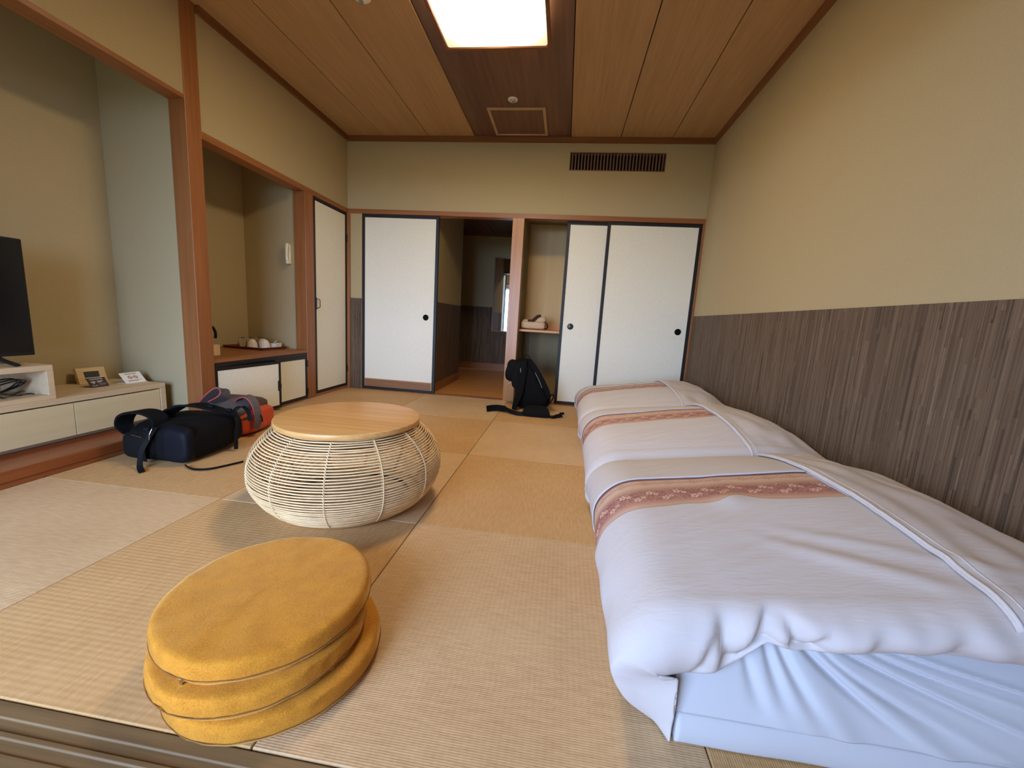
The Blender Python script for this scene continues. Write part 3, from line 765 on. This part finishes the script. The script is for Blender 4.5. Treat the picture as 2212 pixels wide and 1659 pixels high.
    # band limits in w (across the duvet)
    def w_of(y): return .16 + .74 * (y - (y0 + .072)) / ((y1 - .05) - (y0 + .072))
    bl, bh = y0 + .445, y0 + .675
    ue = .80 if True else 1
    for i in range(200):
        if sec(i / 200)[0] > 1.388: ue = i / 200; break
    def lo(u):
        x = sec(u)[0]; return w_of(bl + .012 * nz(u * 9, seed, 1) + (.030 * math.exp(-((x - 1.10) / .05) ** 2) + .014 * sstep(1.05, 1.15, x) if near else 0) - .03 * (1 - sstep(.1, .45, u)))
    def hi(u): return w_of(bh + .010 * nz(u * 8, seed, 5) - .02 * (1 - sstep(.1, .4, u)))
    NU = 150 if near else 110
    cv = MB()
    cv.grid(lambda u, v: P(u, lerp(0, lo(u) if u < ue + .004 else lerp(lo(ue), .52, 0), v), .0045), NU, 110 if near else 70)
    cv.grid(lambda u, v: P(u, lerp(hi(u) if u < ue + .004 else hi(ue), 1, v), .0045), NU, 46)
    cv.grid(lambda u, v: P(lerp(ue, 1, u), lerp(lo(lerp(ue, 1, u)) if lerp(ue, 1, u) < ue + .004 else lo(ue), hi(lerp(ue, 1, u)) if lerp(ue, 1, u) < ue + .004 else hi(ue), v), .0045), 40, 30)
    cv.build('cover', 'sheet', dv, True, solid=.004)
    bd = MB(); nu, nv = 110, 26
    bd.grid(lambda u, v: P(u * (ue + .01), lerp(lo(u * (ue + .01)) - .012, hi(u * (ue + .01)) + .012, v), .001), nu, nv)
    bo = bd.build('brocade_band', 'brocade', dv, True)
    bo['label'] = 'reddish brown floral brocade band'
    uv = bo.data.uv_layers.new(name='UVMap')
    for lp in bo.data.loops:
        i, j = divmod(lp.vertex_index, nv); uv.data[lp.index].uv = (i / (nu - 1) * (ue + .01) * L, 1.0 * (j / (nv - 1) * 1.15 - .075))
    # collar sheet laid over the head end, hem towards the foot
    def CP(u, w):
        x, zc = sec(lerp(ue - .004, .995, u)); b = P(lerp(ue - .004, .995, u), lerp(.085, .945, w))
        raise_ = .014 + .022 * math.exp(-((w - 1) / .06) ** 2) * sstep(.1, .5, u) + .010 * nz(u * 5 + 3, w * 7, seed) * sstep(0, .15, u)
        raise_ += .006 * math.exp(-((u - .35 - .5 * (1 - w)) / .05) ** 2)
        return b + Vector((-.004 * nz(w * 8, seed), 0, raise_))
    co = MB().grid(CP, 44, 90).build('collar_sheet', 'sheet', dv, True, solid=.006)
    co['label'] = 'white collar sheet over the head end'
    hm = [CP(.02, i / 60) + Vector((0, 0, .0035)) for i in range(61)]
    MB().tube(hm, .0042, 6).build('collar_hem', 'sheet', dv, True)
    hm = [CP(.075, i / 60) + Vector((0, 0, .0025)) for i in range(61)]
    MB().tube(hm, .0022, 6).build('collar_stitch', 'sheet', dv, True)
futon(.160, 1.190, 1.0, ('white sheeted mattress under the nearest duvet', 'nearest white duvet with wide floral brocade band and rolled front edge'), True)
futon(1.205, 2.235, 5.0, ('white sheeted mattress under the middle duvet', 'middle white duvet between the nearest and the farthest one'))
futon(2.250, 3.290, 9.0, ('white sheeted mattress under the farthest duvet', 'farthest white duvet beside the closet doors'))

# ------------------------------------------------------------------ television corner
cab = thing('television_cabinet', 'long low ash television cabinet in the alcove', 'cabinet', (-2.02, 1.70, .074))
MB().box(-.385, 0, -1.66, 0, .208, .238).build('top', 'ash', cab, bevel=.002)
MB().box(-.385, 0, -.034, 0, .022, .2075).build('side_panel', 'ash', cab, bevel=.002)
MB().box(-.385, 0, -1.66, -1.626, .022, .2075).build('side_panel', 'ash', cab, bevel=.002)
MB().box(-.380, -.03, -1.62, -.04, .024, .205).build('carcass', 'black', cab)
MB().box(-.385, -.012, -1.626, -.034, .022, .036).build('bottom_panel', 'ash', cab)
MB().box(-.36, -.05, -1.62, -.04, 0, .022).build('plinth', 'ash', cab)
for (a, b) in ((-.50, -.037), (-1.03, -.503), (-1.623, -1.033)):
    MB().box(-.022, -.004, a, b, .026, .2010).build('drawer_front', 'ash_front', cab, bevel=.0015)
ri = thing('television_riser', 'open ash riser box under the television', 'riser', (-2.03, 1.132, .312))
y0r = -1.0
MB().box(-.30, 0, y0r, 0, .148, .176).build('top', 'ash', ri, bevel=.002)
MB().box(-.30, 0, y0r, 0, 0, .022).build('bottom', 'ash', ri, bevel=.002)
MB().box(-.30, 0, -.028, 0, .022, .148).build('side', 'ash', ri, bevel=.0015)
MB().box(-.30, 0, y0r, y0r + .028, .022, .148).build('side', 'ash', ri, bevel=.0015)
MB().box(-.30, -.288, y0r + .028, -.028, .022, .148).build('back', 'ash', ri)
tv = thing('television', 'black flat television standing on the ash riser', 'television', (-2.15, .62, .488))
MB().box(-.022, .012, -.52, .520, .042, .612).build('housing', 'black', tv, bevel=.004)
MB().box(.0121, .0135, -.508, .508, .060, .600).build('screen', 'tvscreen', tv)
for s in (-1, 1):
    pts = [(-.09, s * .36, .004), (-.02, s * .375, .030), (0, s * .38, .048), (.02, s * .385, .030), (.09, s * .40, .004)]
    MB().ribbon(spline(pts, 5), .022, .008, (0, 1, 0)).build('foot', 'black', tv)
ca = thing('power_cable', 'coiled black cable inside the television riser', 'cable', (-2.12, .98, .334))
pts = []
for k in range(3):
    for i in range(28):
        a = 2 * math.pi * i / 28
        pts.append((.018 * math.sin(a) + .012 * k - .02, .085 * math.cos(a) + .01 * k - .01, .048 + .036 * math.sin(a) * (1 - .16 * k) + .02 * math.cos(a)))
MB().tube(pts, .0036, 6).build('coil', 'cable', ca, True)
pts = [(.05 + .01 * math.sin(i * 1.7), -.24 + i * .016, .006 + .010 * abs(math.sin(i * .9))) for i in range(22)]
MB().tube(spline(pts, 3), .0036, 6).build('tail', 'cable', ca, True)
pts = [(.02 + .012 * math.sin(i * 1.1 + 1), -.26 + i * .017, .012 + .014 * abs(math.sin(i * .7 + 1))) for i in range(21)]
MB().tube(spline(pts, 3), .0036, 6).build('tail', 'cable', ca, True)

def stand(name, label, cat, y, x, w, h, lean, rotz):
    t = thing(name, label, cat, (x, y, .3125), rotz); return t
def tilt_part(mb, name, mat, parent, lean, base=(0, 0, 0), bevel=0):
    o = mb.build(name, mat, parent, bevel=bevel); o.rotation_euler = (0, -lean, 0); o.location = base; return o
# wooden desk clock (local: faces +x, y to the right as seen from the room)
ck = thing('desk_clock', 'wooden framed digital desk clock behind the dark card', 'clock', (-2.325, 1.525, .3125), R(-6))
lean = R(17); b0 = (.004, 0, 0)
body = tilt_part(MB().box(-.022, 0, -.072, .072, 0, .022).box(-.022, 0, -.072, .072, .074, .098).box(-.022, 0, -.072, -.038, .022, .074).box(-.022, 0, .038, .072, .022, .074), 'frame', 'clockwood', ck, lean, b0, .0015)
tilt_part(MB().box(-.020, -.004, -.038, .038, .022, .074), 'display', 'lcd', ck, lean, b0)
dg = MB()
for dy in (-.024, -.008, .010, .024):
    for (a, b, c, d) in ((-.004, .004, .058, .061), (-.004, .004, .046, .049), (-.004, .004, .034, .037), (-.006, -.004, .048, .060), (.004, .006, .035, .047)):
        dg.box(-.004, -.0034, dy + a, dy + b, c, d)
tilt_part(dg, 'digits', 'lcdseg', ck, lean, b0)
MB().box(-.07, -.02, -.03, .03, 0, .006).build('rear_foot', 'clockwood', ck)
# dark Wi-Fi card
def text_mesh(txt, size):
    cu_ = bpy.data.curves.new('t', 'FONT'); cu_.body = txt; cu_.size = size; cu_.align_x = 'CENTER'
    o = bpy.data.objects.new('t', cu_); C.objects.link(o); dg_ = bpy.context.evaluated_depsgraph_get()
    me = bpy.data.meshes.new_from_object(o.evaluated_get(dg_)); vs = [tuple(v.co) for v in me.vertices]; fs = [tuple(p.vertices) for p in me.polygons]
    bpy.data.objects.remove(o, do_unlink=True); return vs, fs
wc = thing('wifi_card', 'dark tent card with a Wi-Fi symbol in front of the clock', 'card', (-2.190, 1.448, .3125), R(-4))
lw = R(34)
tilt_part(MB().box(-.002, 0, -.046, .046, 0, .063), 'front_panel', 'carddark', wc, lw, (.012, 0, 0))
tilt_part(MB().box(-.0021, .0003, -.046, .046, .0628, .066), 'top_edge', 'cardwhite', wc, lw, (.012, 0, 0))
MB().box(-.045, .012, -.044, .044, 0, .002).build('base_panel', 'carddark', wc)
pr = MB()
for k in range(9): pr.box(0, .0006, -.034 + k * .0075, -.029 + k * .0075, .050, .055)
yc, zc_ = -.022, .020
for r0, r1 in ((0, .004), (.0065, .0095), (.012, .015), (.0175, .0205)):
    vs, fs = [], []
    for i in range(13):
        a = R(48 + 84 * i / 12); vs += [(.0006, yc - r0 * math.cos(a), zc_ + r0 * math.sin(a)), (.0006, yc - r1 * math.cos(a), zc_ + r1 * math.sin(a))]
    for i in range(12): fs.append((2 * i, 2 * i + 1, 2 * i + 3, 2 * i + 2))
    pr.add(vs, fs)
vs, fs = text_mesh('Wi-Fi', .012)
pr.add([(.0006, yc + x, .006 + y) for x, y, z in vs], fs)
tilt_part(pr, 'print', 'printwhite', wc, lw, (.012, 0, 0))
pr = MB()
for zz, ln in ((.037, .030), (.031, .022)): pr.box(0, .0006, -.002, -.002 + ln, zz, zz + .003)
tilt_part(pr, 'print', 'printwhite', wc, lw, (.012, 0, 0))
pr = MB()
for zz, ln in ((.021, .040), (.016, .036), (.010, .030)): pr.box(0, .0006, .0, ln, zz, zz + .0025)
tilt_part(pr, 'print', 'printgrey', wc, lw, (.012, 0, 0))
# white no-smoking card
nc = thing('no_smoking_card', 'white tent card with two red prohibition signs', 'card', (-2.165, 1.637, .3125), R(-2))
ln_ = R(42)
tilt_part(MB().box(-.002, 0, -.061, .061, 0, .082), 'front_panel', 'cardwhite', nc, ln_, (.010, 0, 0))
MB().box(-.060, .018, -.061, .061, 0, .002).build('base_panel', 'cardwhite', nc)
pr = MB()
for k in range(11): pr.box(0, .0006, -.034 + k * .0062, -.0295 + k * .0062, .068, .0725)
for zz, a, b in ((.019, -.040, .040), (.0135, -.038, .020)): pr.box(0, .0006, a, b, zz, zz + .0022)
for yc in (-.016, .016): pr.box(.0, .0005, yc - .006, yc + .006, .042, .045)
tilt_part(pr, 'print', 'printdark', nc, ln_, (.010, 0, 0))
for yc in (-.016, .016):
    pr = MB(); vs, fs = [], []
    for i in range(32):
        a = 2 * math.pi * i / 32
        for r_ in (.0095, .0128): vs.append((.0007, yc + r_ * math.cos(a), .0435 + r_ * math.sin(a)))
    for i in range(32): j = (i + 1) % 32; fs.append((2 * i, 2 * i + 1, 2 * j + 1, 2 * j))
    pr.add(vs, fs)
    c_, s_ = math.cos(R(-45)), math.sin(R(-45)); q = [(-.0105, -.0014), (.0105, -.0014), (.0105, .0014), (-.0105, .0014)]
    pr.add([(.0008, yc + c_ * a - s_ * b, .0435 + s_ * a + c_ * b) for a, b in q], [(0, 1, 2, 3)])
    tilt_part(pr, 'prohibition_sign', 'printred', nc, ln_, (.010, 0, 0))

# ------------------------------------------------------------------ tea things on the counter
ZT = .468
tr = thing('serving_tray', 'dark red wooden tray on the tea counter', 'tray', (-2.185, 2.70, ZT), R(-4))
MB().box(-.19, .19, -.135, .135, 0, .006).build('base', 'tray', tr)
for (a, b, c_, d) in ((-1, 0, .2, .135), (1, 0, .2, .135), (0, -1, .2, .135), (0, 1, .2, .135)):
    if a: vs = [(a * .185, -.130, .004), (a * .185, .130, .004), (a * .200, .145, .020), (a * .200, -.145, .020)]
    else: vs = [(-.185, b * .130, .004), (.185, b * .130, .004), (.200, b * .145, .020), (-.200, b * .145, .020)]
    MB().add(vs, [(0, 1, 2, 3)]).build('rim', 'tray', tr, solid=.006)
def cup(x, y, label):
    t = thing('tea_cup', label, 'cup', (x, y, ZT + .0065), 0, 'white cups upside down on the tray')
    MB().lathe([(.041, 0), (.0415, .004), (.040, .020), (.036, .042), (.029, .060), (.022, .068), (.021, .070)], 40, cap=False).build('bowl', 'porcelain', t, True, solid=.003)
    MB().lathe([(.0215, .067), (.0205, .076), (.017, .0765), (.0165, .070), (0, .070)], 32, cap=False).build('foot_ring', 'porcelain', t, True)
cup(-2.155, 2.622, 'upside-down white tea cup in front of the glasses')
cup(-2.135, 2.728, 'upside-down white tea cup behind the other two cups')
cup(-2.064, 2.660, 'upside-down white tea cup beside the white packets')
def tumbler(x, y, label):
    t = thing('drinking_glass', label, 'glass', (x, y, ZT + .0065), 0, 'clear glasses upside down on the tray')
    MB().lathe([(.034, 0), (.033, .03), (.030, .070), (.028, .088), (.020, .090), (0.001, .090), (0.001, .084), (.0255, .083), (.0275, .07), (.031, .0), (.034, 0)], 36, cap=False).build('vessel', 'glass', t, True)
tumbler(-2.248, 2.622, 'upside-down clear glass nearest the tray edge')
tumbler(-2.246, 2.712, 'upside-down clear glass in the middle of the three glasses')
tumbler(-2.225, 2.795, 'upside-down clear glass at the back of the tray')
def packet(x, y, rz, dx, dy, dz, label, tilt=0, z0=ZT + .0065):
    t = thing('amenity_packet', label, 'packet', (x, y, z0), rz, 'white packets on the tray')
    t.rotation_euler = (tilt, 0, rz)
    MB().box(-dx, dx, -dy, dy, 0, dz).build('box', 'packet', t, bevel=.002)
    MB().box(-dx - .0004, dx + .0004, -dy - .0004, dy + .0004, dz * .70, dz * .74).build('lid_line', 'grey_trim', t)
packet(-2.036, 2.754, R(3), .030, .038, .044, 'flat white paper box nearest the front of the tray')
packet(-2.060, 2.822, R(-3), .024, .018, .042, 'small square white box at the tray end')
packet(-2.060, 2.790, R(20), .006, .038, .004, 'thin white sachet lying across the boxes', R(10), ZT + .060)
tb = thing('tea_box', 'small pale wooden box beside the kettle', 'box', (-1.998, 2.045, ZT), R(4))
MB().box(-.050, .040, -.030, .030, 0, .070).build('body', 'teabox', tb, bevel=.002)
MB().box(-.051, .041, -.031, .031, .070, .078).build('lid', 'teabox', tb, bevel=.002)
kt = thing('electric_kettle', 'kettle with black handle half hidden by the pillar', 'kettle', (-2.175, 2.075, ZT))
MB().lathe([(.074, 0), (.078, .01), (.074, .08), (.060, .15), (.048, .17)], 40).build('body', 'white', kt, True)
MB().lathe([(.049, .170), (.045, .182), (.014, .186), (.014, .196), (0, .198)], 32, cap=False).build('lid', 'black', kt, True)
MB().ribbon(spline([(.010, .036, .192), (.030, .075, .212), (.050, .118, .196), (.055, .138, .150), (.050, .140, .110)], 6), .022, .012, (1, -.4, 0)).build('handle', 'black', kt, True)
MB().tube([(-.03, -.05, .13), (-.045, -.085, .155), (-.05, -.10, .160)], .014, 10).build('spout', 'white', kt, True)

# folded robe on the closet shelf
rb = thing('folded_robe', 'folded beige robe with dark brown sash on the closet shelf', 'robe', (.205, 3.815, .7705), R(3))
def blob(sx, sy, sz, e1=.5, e2=.5, n=28, seed=0, amp=.004):
    vs, fs = [], []
    sg = lambda c_, e: math.copysign(abs(c_) ** e, c_)
    for i in range(n + 1):
        f = -math.pi / 2 + math.pi * i / n
        for j in range(n * 2):
            a = 2 * math.pi * j / (n * 2)
            x = sx * sg(math.cos(f), e1) * sg(math.cos(a), e2); y = sy * sg(math.cos(f), e1) * sg(math.sin(a), e2); z = sz * sg(math.sin(f), e1)
            k = amp * nz(x * 18 + seed, y * 18, z * 18); l_ = Vector((x, y, z)).length + 1e-6
            vs.append((x * (1 + k / l_), y * (1 + k / l_), z * (1 + k / l_)))
    m = n * 2
    for i in range(n):
        for j in range(m): fs.append((i * m + j, i * m + (j + 1) % m, (i + 1) * m + (j + 1) % m, (i + 1) * m + j))
    return vs, fs
def blobpart(mb_args, name, mat, parent, loc, rot=(0, 0, 0)):
    vs, fs = blob(*mb_args[:3], **mb_args[3]); o = MB().add(vs, fs).build(name, mat, parent, True); o.location = loc; o.rotation_euler = rot; return o
blobpart((.130, .085, .040, dict(e1=.42, e2=.35, seed=1, amp=.006)), 'folded_body', 'robe', rb, (0, 0, .042))
blobpart((.085, .070, .036, dict(e1=.5, e2=.5, seed=3, amp=.010)), 'folded_sleeve', 'robe', rb, (.055, .035, .098), (0, R(-14), 0))
blobpart((.050, .060, .030, dict(e1=.6, e2=.6, seed=5, amp=.010)), 'folded_sleeve', 'robe', rb, (-.070, .02, .074))
MB().ribbon(spline([(-.040, -.072, .083), (-.040, -.04, .098), (-.038, .02, .100)], 6), .042, .004, (1, 0, 0)).build('sash', 'sash', rb)
MB().ribbon(spline([(-.015, -.070, .084), (.012, -.052, .108), (.042, -.036, .136), (.075, -.02, .142)], 6), .038, .005, (.5, .5, -.9)).build('sash', 'sash', rb)
MB().ribbon(spline([(.125, -.04, .082), (.146, -.045, .060), (.150, -.05, .030), (.128, -.06, .008)], 6), .060, .006, (.25, 1, 0)).build('sash', 'sash', rb)

# ------------------------------------------------------------------ bags
def loft(rows, n=36, e=.45, amp=.006, seed=0, axis='y'):
    """rows: (t, ca, ha, z0, z1) rounded-rectangle sections along axis"""
    sg = lambda c_, q: math.copysign(abs(c_) ** q, c_)
    vs, fs = [], []
    for (t, ca_, ha, z0, z1) in rows:
        for i in range(n):
            a = 2 * math.pi * i / n
            p = ca_ + ha * sg(math.cos(a), e); z = (z0 + z1) / 2 + (z1 - z0) / 2 * sg(math.sin(a), e)
            k = amp * nz(p * 9 + seed, t * 9, z * 9)
            p += k * math.cos(a); z += k * math.sin(a) * (1 if math.sin(a) > -.3 else 0)
            vs.append((p, t, z) if axis == 'y' else (t, p, z))
    m = len(rows)
    for r in range(m - 1):
        for i in range(n): fs.append((r * n + i, r * n + (i + 1) % n, (r + 1) * n + (i + 1) % n, (r + 1) * n + i))
    fs.append(tuple(range(n))); fs.append(tuple(range((m - 1) * n, m * n)))
    return vs, fs
class Bag:
    def __init__(s, name, label, base): s.b = Vector(base); s.t = thing(name, label, 'backpack', base)
    def mesh(s, vf, name, mat, sub=0, smooth=True, parent=None, bevel=0):
        return MB().add([Vector(v) - s.b for v in vf[0]], vf[1]).build(name, mat, parent or s.t, smooth, sub=sub, bevel=bevel)
    def strap(s, pts, w, th, side, name, mat, n=8, parent=None):
        p = spline(pts, n)
        if isinstance(w, list): w = [interp(i / (len(p) - 1), [(k / (len(w) - 1), v) for k, v in enumerate(w)]) for i in range(len(p))]
        return MB().ribbon([q - s.b for q in p], w, th, side).build(name, mat, parent or s.t, bevel=min(.003, th * .3))
    def cord(s, pts, r, name, mat, parent=None): return MB().tube([q - s.b for q in spline(pts, 6)], r, 6).build(name, mat, parent or s.t, True)

nb = Bag('hiking_backpack', 'black and navy backpack lying on its side by the alcove step', (-1.53, 1.38, 0))
nb.mesh(loft([(1.178, -1.535, .165, .020, .150), (1.192, -1.535, .192, .006, .175), (1.25, -1.535, .204, .003, .203), (1.34, -1.535, .205, .003, .214), (1.44, -1.535, .200, .004, .213), (1.52, -1.535, .190, .010, .205), (1.57, -1.53, .170, .028, .190), (1.60, -1.53, .130, .055, .160)], seed=2, amp=.026, e=.55), 'body', 'bagblack', 1)
nb.mesh(loft([(1.172, -1.415, .045, .040, .150), (1.178, -1.420, .075, .012, .186), (1.20, -1.424, .084, .006, .204), (1.26, -1.424, .087, .006, .212)], seed=6, amp=.016, e=.55), 'front_pocket', 'navy', 1)
nb.mesh(loft([(1.160, -1.62, .07, .03, .11), (1.172, -1.62, .10, .012, .15), (1.23, -1.63, .108, .010, .168)], seed=9, amp=.008), 'lid_pocket', 'bagblack2', 1)
nb.strap([(-1.755, 1.245, .13), (-1.772, 1.235, .175), (-1.745, 1.23, .225), (-1.685, 1.23, .252), (-1.615, 1.24, .252), (-1.568, 1.245, .225), (-1.565, 1.235, .170), (-1.585, 1.215, .120)], [.06, .085, .09, .09, .09, .085, .06, .04], .013, (.15, 1, 0), 'hip_belt', 'bagblack')
nb.strap([(-1.640, 1.290, .175), (-1.615, 1.33, .222), (-1.560, 1.37, .262), (-1.49, 1.405, .268), (-1.42, 1.44, .248), (-1.365, 1.475, .222), (-1.335, 1.505, .205)], [.05, .065, .07, .065, .05, .035, .026], .013, (.35, 1, 0), 'shoulder_strap', 'bagblack')
nb.strap([(-1.352, 1.490, .205), (-1.345, 1.515, .240), (-1.330, 1.545, .244), (-1.318, 1.570, .205), (-1.318, 1.580, .150)], .022, .004, (1, .5, 0), 'webbing_loop', 'webbing')
nb.strap([(-1.345, 1.500, .200), (-1.322, 1.490, .160), (-1.318, 1.470, .09), (-1.305, 1.45, .012)], .024, .003, (.2, 1, 0), 'compression_strap', 'webbing')
nb.strap([(-1.530, 1.190, .190), (-1.535, 1.155, .140), (-1.545, 1.125, .08), (-1.515, 1.085, .020), (-1.462, 1.050, .005)], .026, .003, (1, .2, 0), 'loose_strap', 'webbing')
nb.strap([(-1.555, 1.190, .185), (-1.562, 1.152, .12), (-1.568, 1.150, .05), (-1.570, 1.155, .012)], .032, .004, (1, 0, 0), 'lid_strap', 'webbing')
nb.strap([(-1.350, 1.170, .010), (-1.28, 1.145, .006), (-1.205, 1.155, .010), (-1.16, 1.21, .012), (-1.125, 1.295, .010)], .013, .003, (.3, -.3, 1), 'floor_strap', 'webbing')
for p in ((-1.545, 1.160, .186), (-1.43, 1.425, .262), (-1.36, 1.475, .235)):
    MB().box(-.016, .016, -.008, .008, -.006, .010).build('buckle', 'bagblack2', nb.t, bevel=.003).location = Vector(p) - nb.b
nb.cord([(-1.515, 1.160, .192), (-1.520, 1.150, .165), (-1.525, 1.150, .135)], .003, 'zip_cord', 'steel')
nb.cord([(-1.63, 1.152, .150), (-1.59, 1.150, .146), (-1.57, 1.150, .144)], .002, 'zipper', 'steel')

og = Bag('travel_backpack', 'grey and orange backpack behind the black one', (-1.60, 1.83, 0))
og.mesh(loft([(1.665, -1.60, .11, .03, .10), (1.675, -1.60, .150, .012, .130), (1.72, -1.60, .170, .004, .160), (1.82, -1.605, .178, .003, .180), (1.92, -1.61, .170, .004, .180), (1.99, -1.61, .140, .02, .150), (2.02, -1.61, .10, .04, .12)], seed=3, amp=.014), 'body', 'orange', 1)
og.mesh(loft([(1.668, -1.615, .10, .085, .130), (1.69, -1.62, .150, .100, .180), (1.78, -1.625, .162, .130, .232), (1.88, -1.63, .157, .150, .240), (1.97, -1.63, .130, .140, .205), (2.01, -1.63, .09, .12, .16)], seed=5, amp=.008), 'back_panel', 'greybag', 1)
ls = [(-1.770, 1.700, .170), (-1.735, 1.705, .215), (-1.690, 1.715, .265), (-1.650, 1.73, .296), (-1.622, 1.735, .280), (-1.630, 1.725, .245), (-1.690, 1.71, .205)]
st = og.strap(ls, .062, .010, (.25, 1, -.35), 'shoulder_strap', 'greybag')
for sd in (-1, 1): og.cord([Vector(p) + Vector((.25, 1, -.35)).normalized() * (.031 * sd) for p in ls], .004, 'red_edge', 'redtrim', st)
rs_ = [(-1.575, 1.775, .205), (-1.535, 1.765, .240), (-1.480, 1.76, .255), (-1.435, 1.755, .225), (-1.405, 1.745, .170), (-1.390, 1.735, .110), (-1.400, 1.72, .055)]
st = og.strap(rs_, .045, .010, (.3, 1, .2), 'shoulder_strap', 'greybag')
for sd in (-1, 1): og.cord([Vector(p) + Vector((.3, 1, .2)).normalized() * (.0225 * sd) for p in rs_], .0035, 'red_edge', 'redtrim', st)
og.strap([(-1.395, 1.735, .150), (-1.450, 1.690, .120), (-1.50, 1.668, .080), (-1.53, 1.655, .030)], .022, .003, (.3, -.2, 1), 'webbing', 'greyweb')
og.strap([(-1.77, 1.672, .10), (-1.70, 1.655, .13), (-1.62, 1.655, .145), (-1.56, 1.66, .14)], .05, .008, (0, .3, 1), 'red_flap', 'redtrim')
og.cord([(-1.385, 1.75, .14), (-1.372, 1.745, .125), (-1.366, 1.74, .10)], .004, 'buckle', 'bagblack')

bb = Bag('day_backpack', 'plain black backpack standing against the pale post', (.26, 3.33, 0))
rows = [(.004, .265, .120, 3.27, 3.42), (.02, .275, .150, 3.235, 3.44), (.08, .288, .178, 3.215, 3.45), (.16, .287, .178, 3.215, 3.455), (.25, .262, .150, 3.225, 3.46), (.34, .230, .118, 3.24, 3.465), (.42, .195, .095, 3.26, 3.47), (.465, .165, .080, 3.285, 3.47), (.485, .155, .055, 3.32, 3.46)]
vs, fs = loft([(r[0], r[1], r[2], r[3], r[4]) for r in rows], seed=4, amp=.010, e=.5)
bb.mesh(([(v[0], v[2], v[1]) for v in vs], fs), 'body', 'bagblack', 1)
o = blobpart((.058, .075, .105, dict(e1=.7, e2=.6, seed=2, amp=.008)), 'side_pocket', 'bagblack2', bb.t, Vector((.062, 3.325, .365)) - bb.b, (0, R(8), 0))
o = blobpart((.07, .03, .13, dict(e1=.6, e2=.6, seed=7, amp=.006)), 'front_panel', 'bagblack2', bb.t, Vector((.150, 3.235, .33)) - bb.b, (R(-6), R(6), 0))
bb.strap([(.190, 3.290, .478), (.180, 3.235, .455), (.168, 3.205, .38), (.170, 3.192, .27), (.160, 3.175, .16), (.135, 3.155, .07), (.125, 3.145, .012)], [.05, .065, .075, .075, .065, .05, .045], .016, (1, .1, 0), 'shoulder_strap', 'bagblack')
bb.strap([(.225, 3.300, .480), (.275, 3.250, .430), (.340, 3.215, .350), (.395, 3.20, .260), (.425, 3.20, .190), (.440, 3.21, .130)], [.045, .05, .05, .048, .04, .03], .014, (1, 0, .8), 'shoulder_strap', 'bagblack')
bb.cord([(.300, 3.200, .375), (.345, 3.190, .300), (.375, 3.185, .235)], .0025, 'reflective_piping', 'grey_trim')
bb.strap([(.165, 3.335, .470), (.170, 3.330, .510), (.198, 3.325, .530), (.225, 3.325, .508), (.222, 3.330, .465)], .018, .005, (0, 1, 0), 'grab_handle', 'bagblack')
bb.strap([(.44, 3.26, .14), (.475, 3.25, .165), (.490, 3.25, .150), (.470, 3.25, .10), (.43, 3.25, .05)], .05, .012, (0, 1, 0), 'hip_wing', 'bagblack2')
bb.cord([(.045, 3.29, .265), (.048, 3.28, .240), (.052, 3.28, .215)], .004, 'zip_pull', 'steel')
bb.cord([(.16, 3.186, .41), (.162, 3.182, .385), (.163, 3.182, .37)], .003, 'strap_adjuster', 'grey_trim')

wp = Bag('waist_pouch', 'flat black waist pouch with straps on the mats before the backpack', (.345, 3.02, 0)); wp.t['category'] = 'pouch'
wp.mesh(loft([(2.945, .350, .115, .004, .022), (2.955, .350, .128, .003, .040), (3.00, .348, .124, .003, .070), (3.06, .345, .105, .003, .090), (3.10, .342, .088, .003, .080), (3.115, .342, .07, .006, .05)], seed=8, amp=.004), 'body', 'bagblack2', 1)
wp.strap([(.235, 2.962, .022), (.185, 2.965, .020), (.130, 2.985, .024), (.070, 3.03, .032), (.040, 3.055, .034)], .038, .006, (0, .35, 1), 'strap', 'webbing')
wp.strap([(.060, 3.035, .034), (-.010, 3.055, .036), (-.070, 3.035, .034), (-.112, 2.995, .030)], .056, .010, (0, .3, 1), 'padded_strap', 'bagblack')
wp.strap([(.465, 2.965, .016), (.505, 2.968, .014), (.545, 3.0, .020), (.585, 3.02, .026)], [.024, .03, .036, .036], .006, (0, .5, 1), 'strap', 'webbing')
wp.strap([(.560, 3.012, .040), (.600, 3.03, .042)], .022, .012, (0, .5, 1), 'buckle', 'bagblack2')
wp.cord([(.25, 2.948, .040), (.35, 2.944, .046), (.45, 2.950, .040)], .0025, 'zipper', 'webbing')
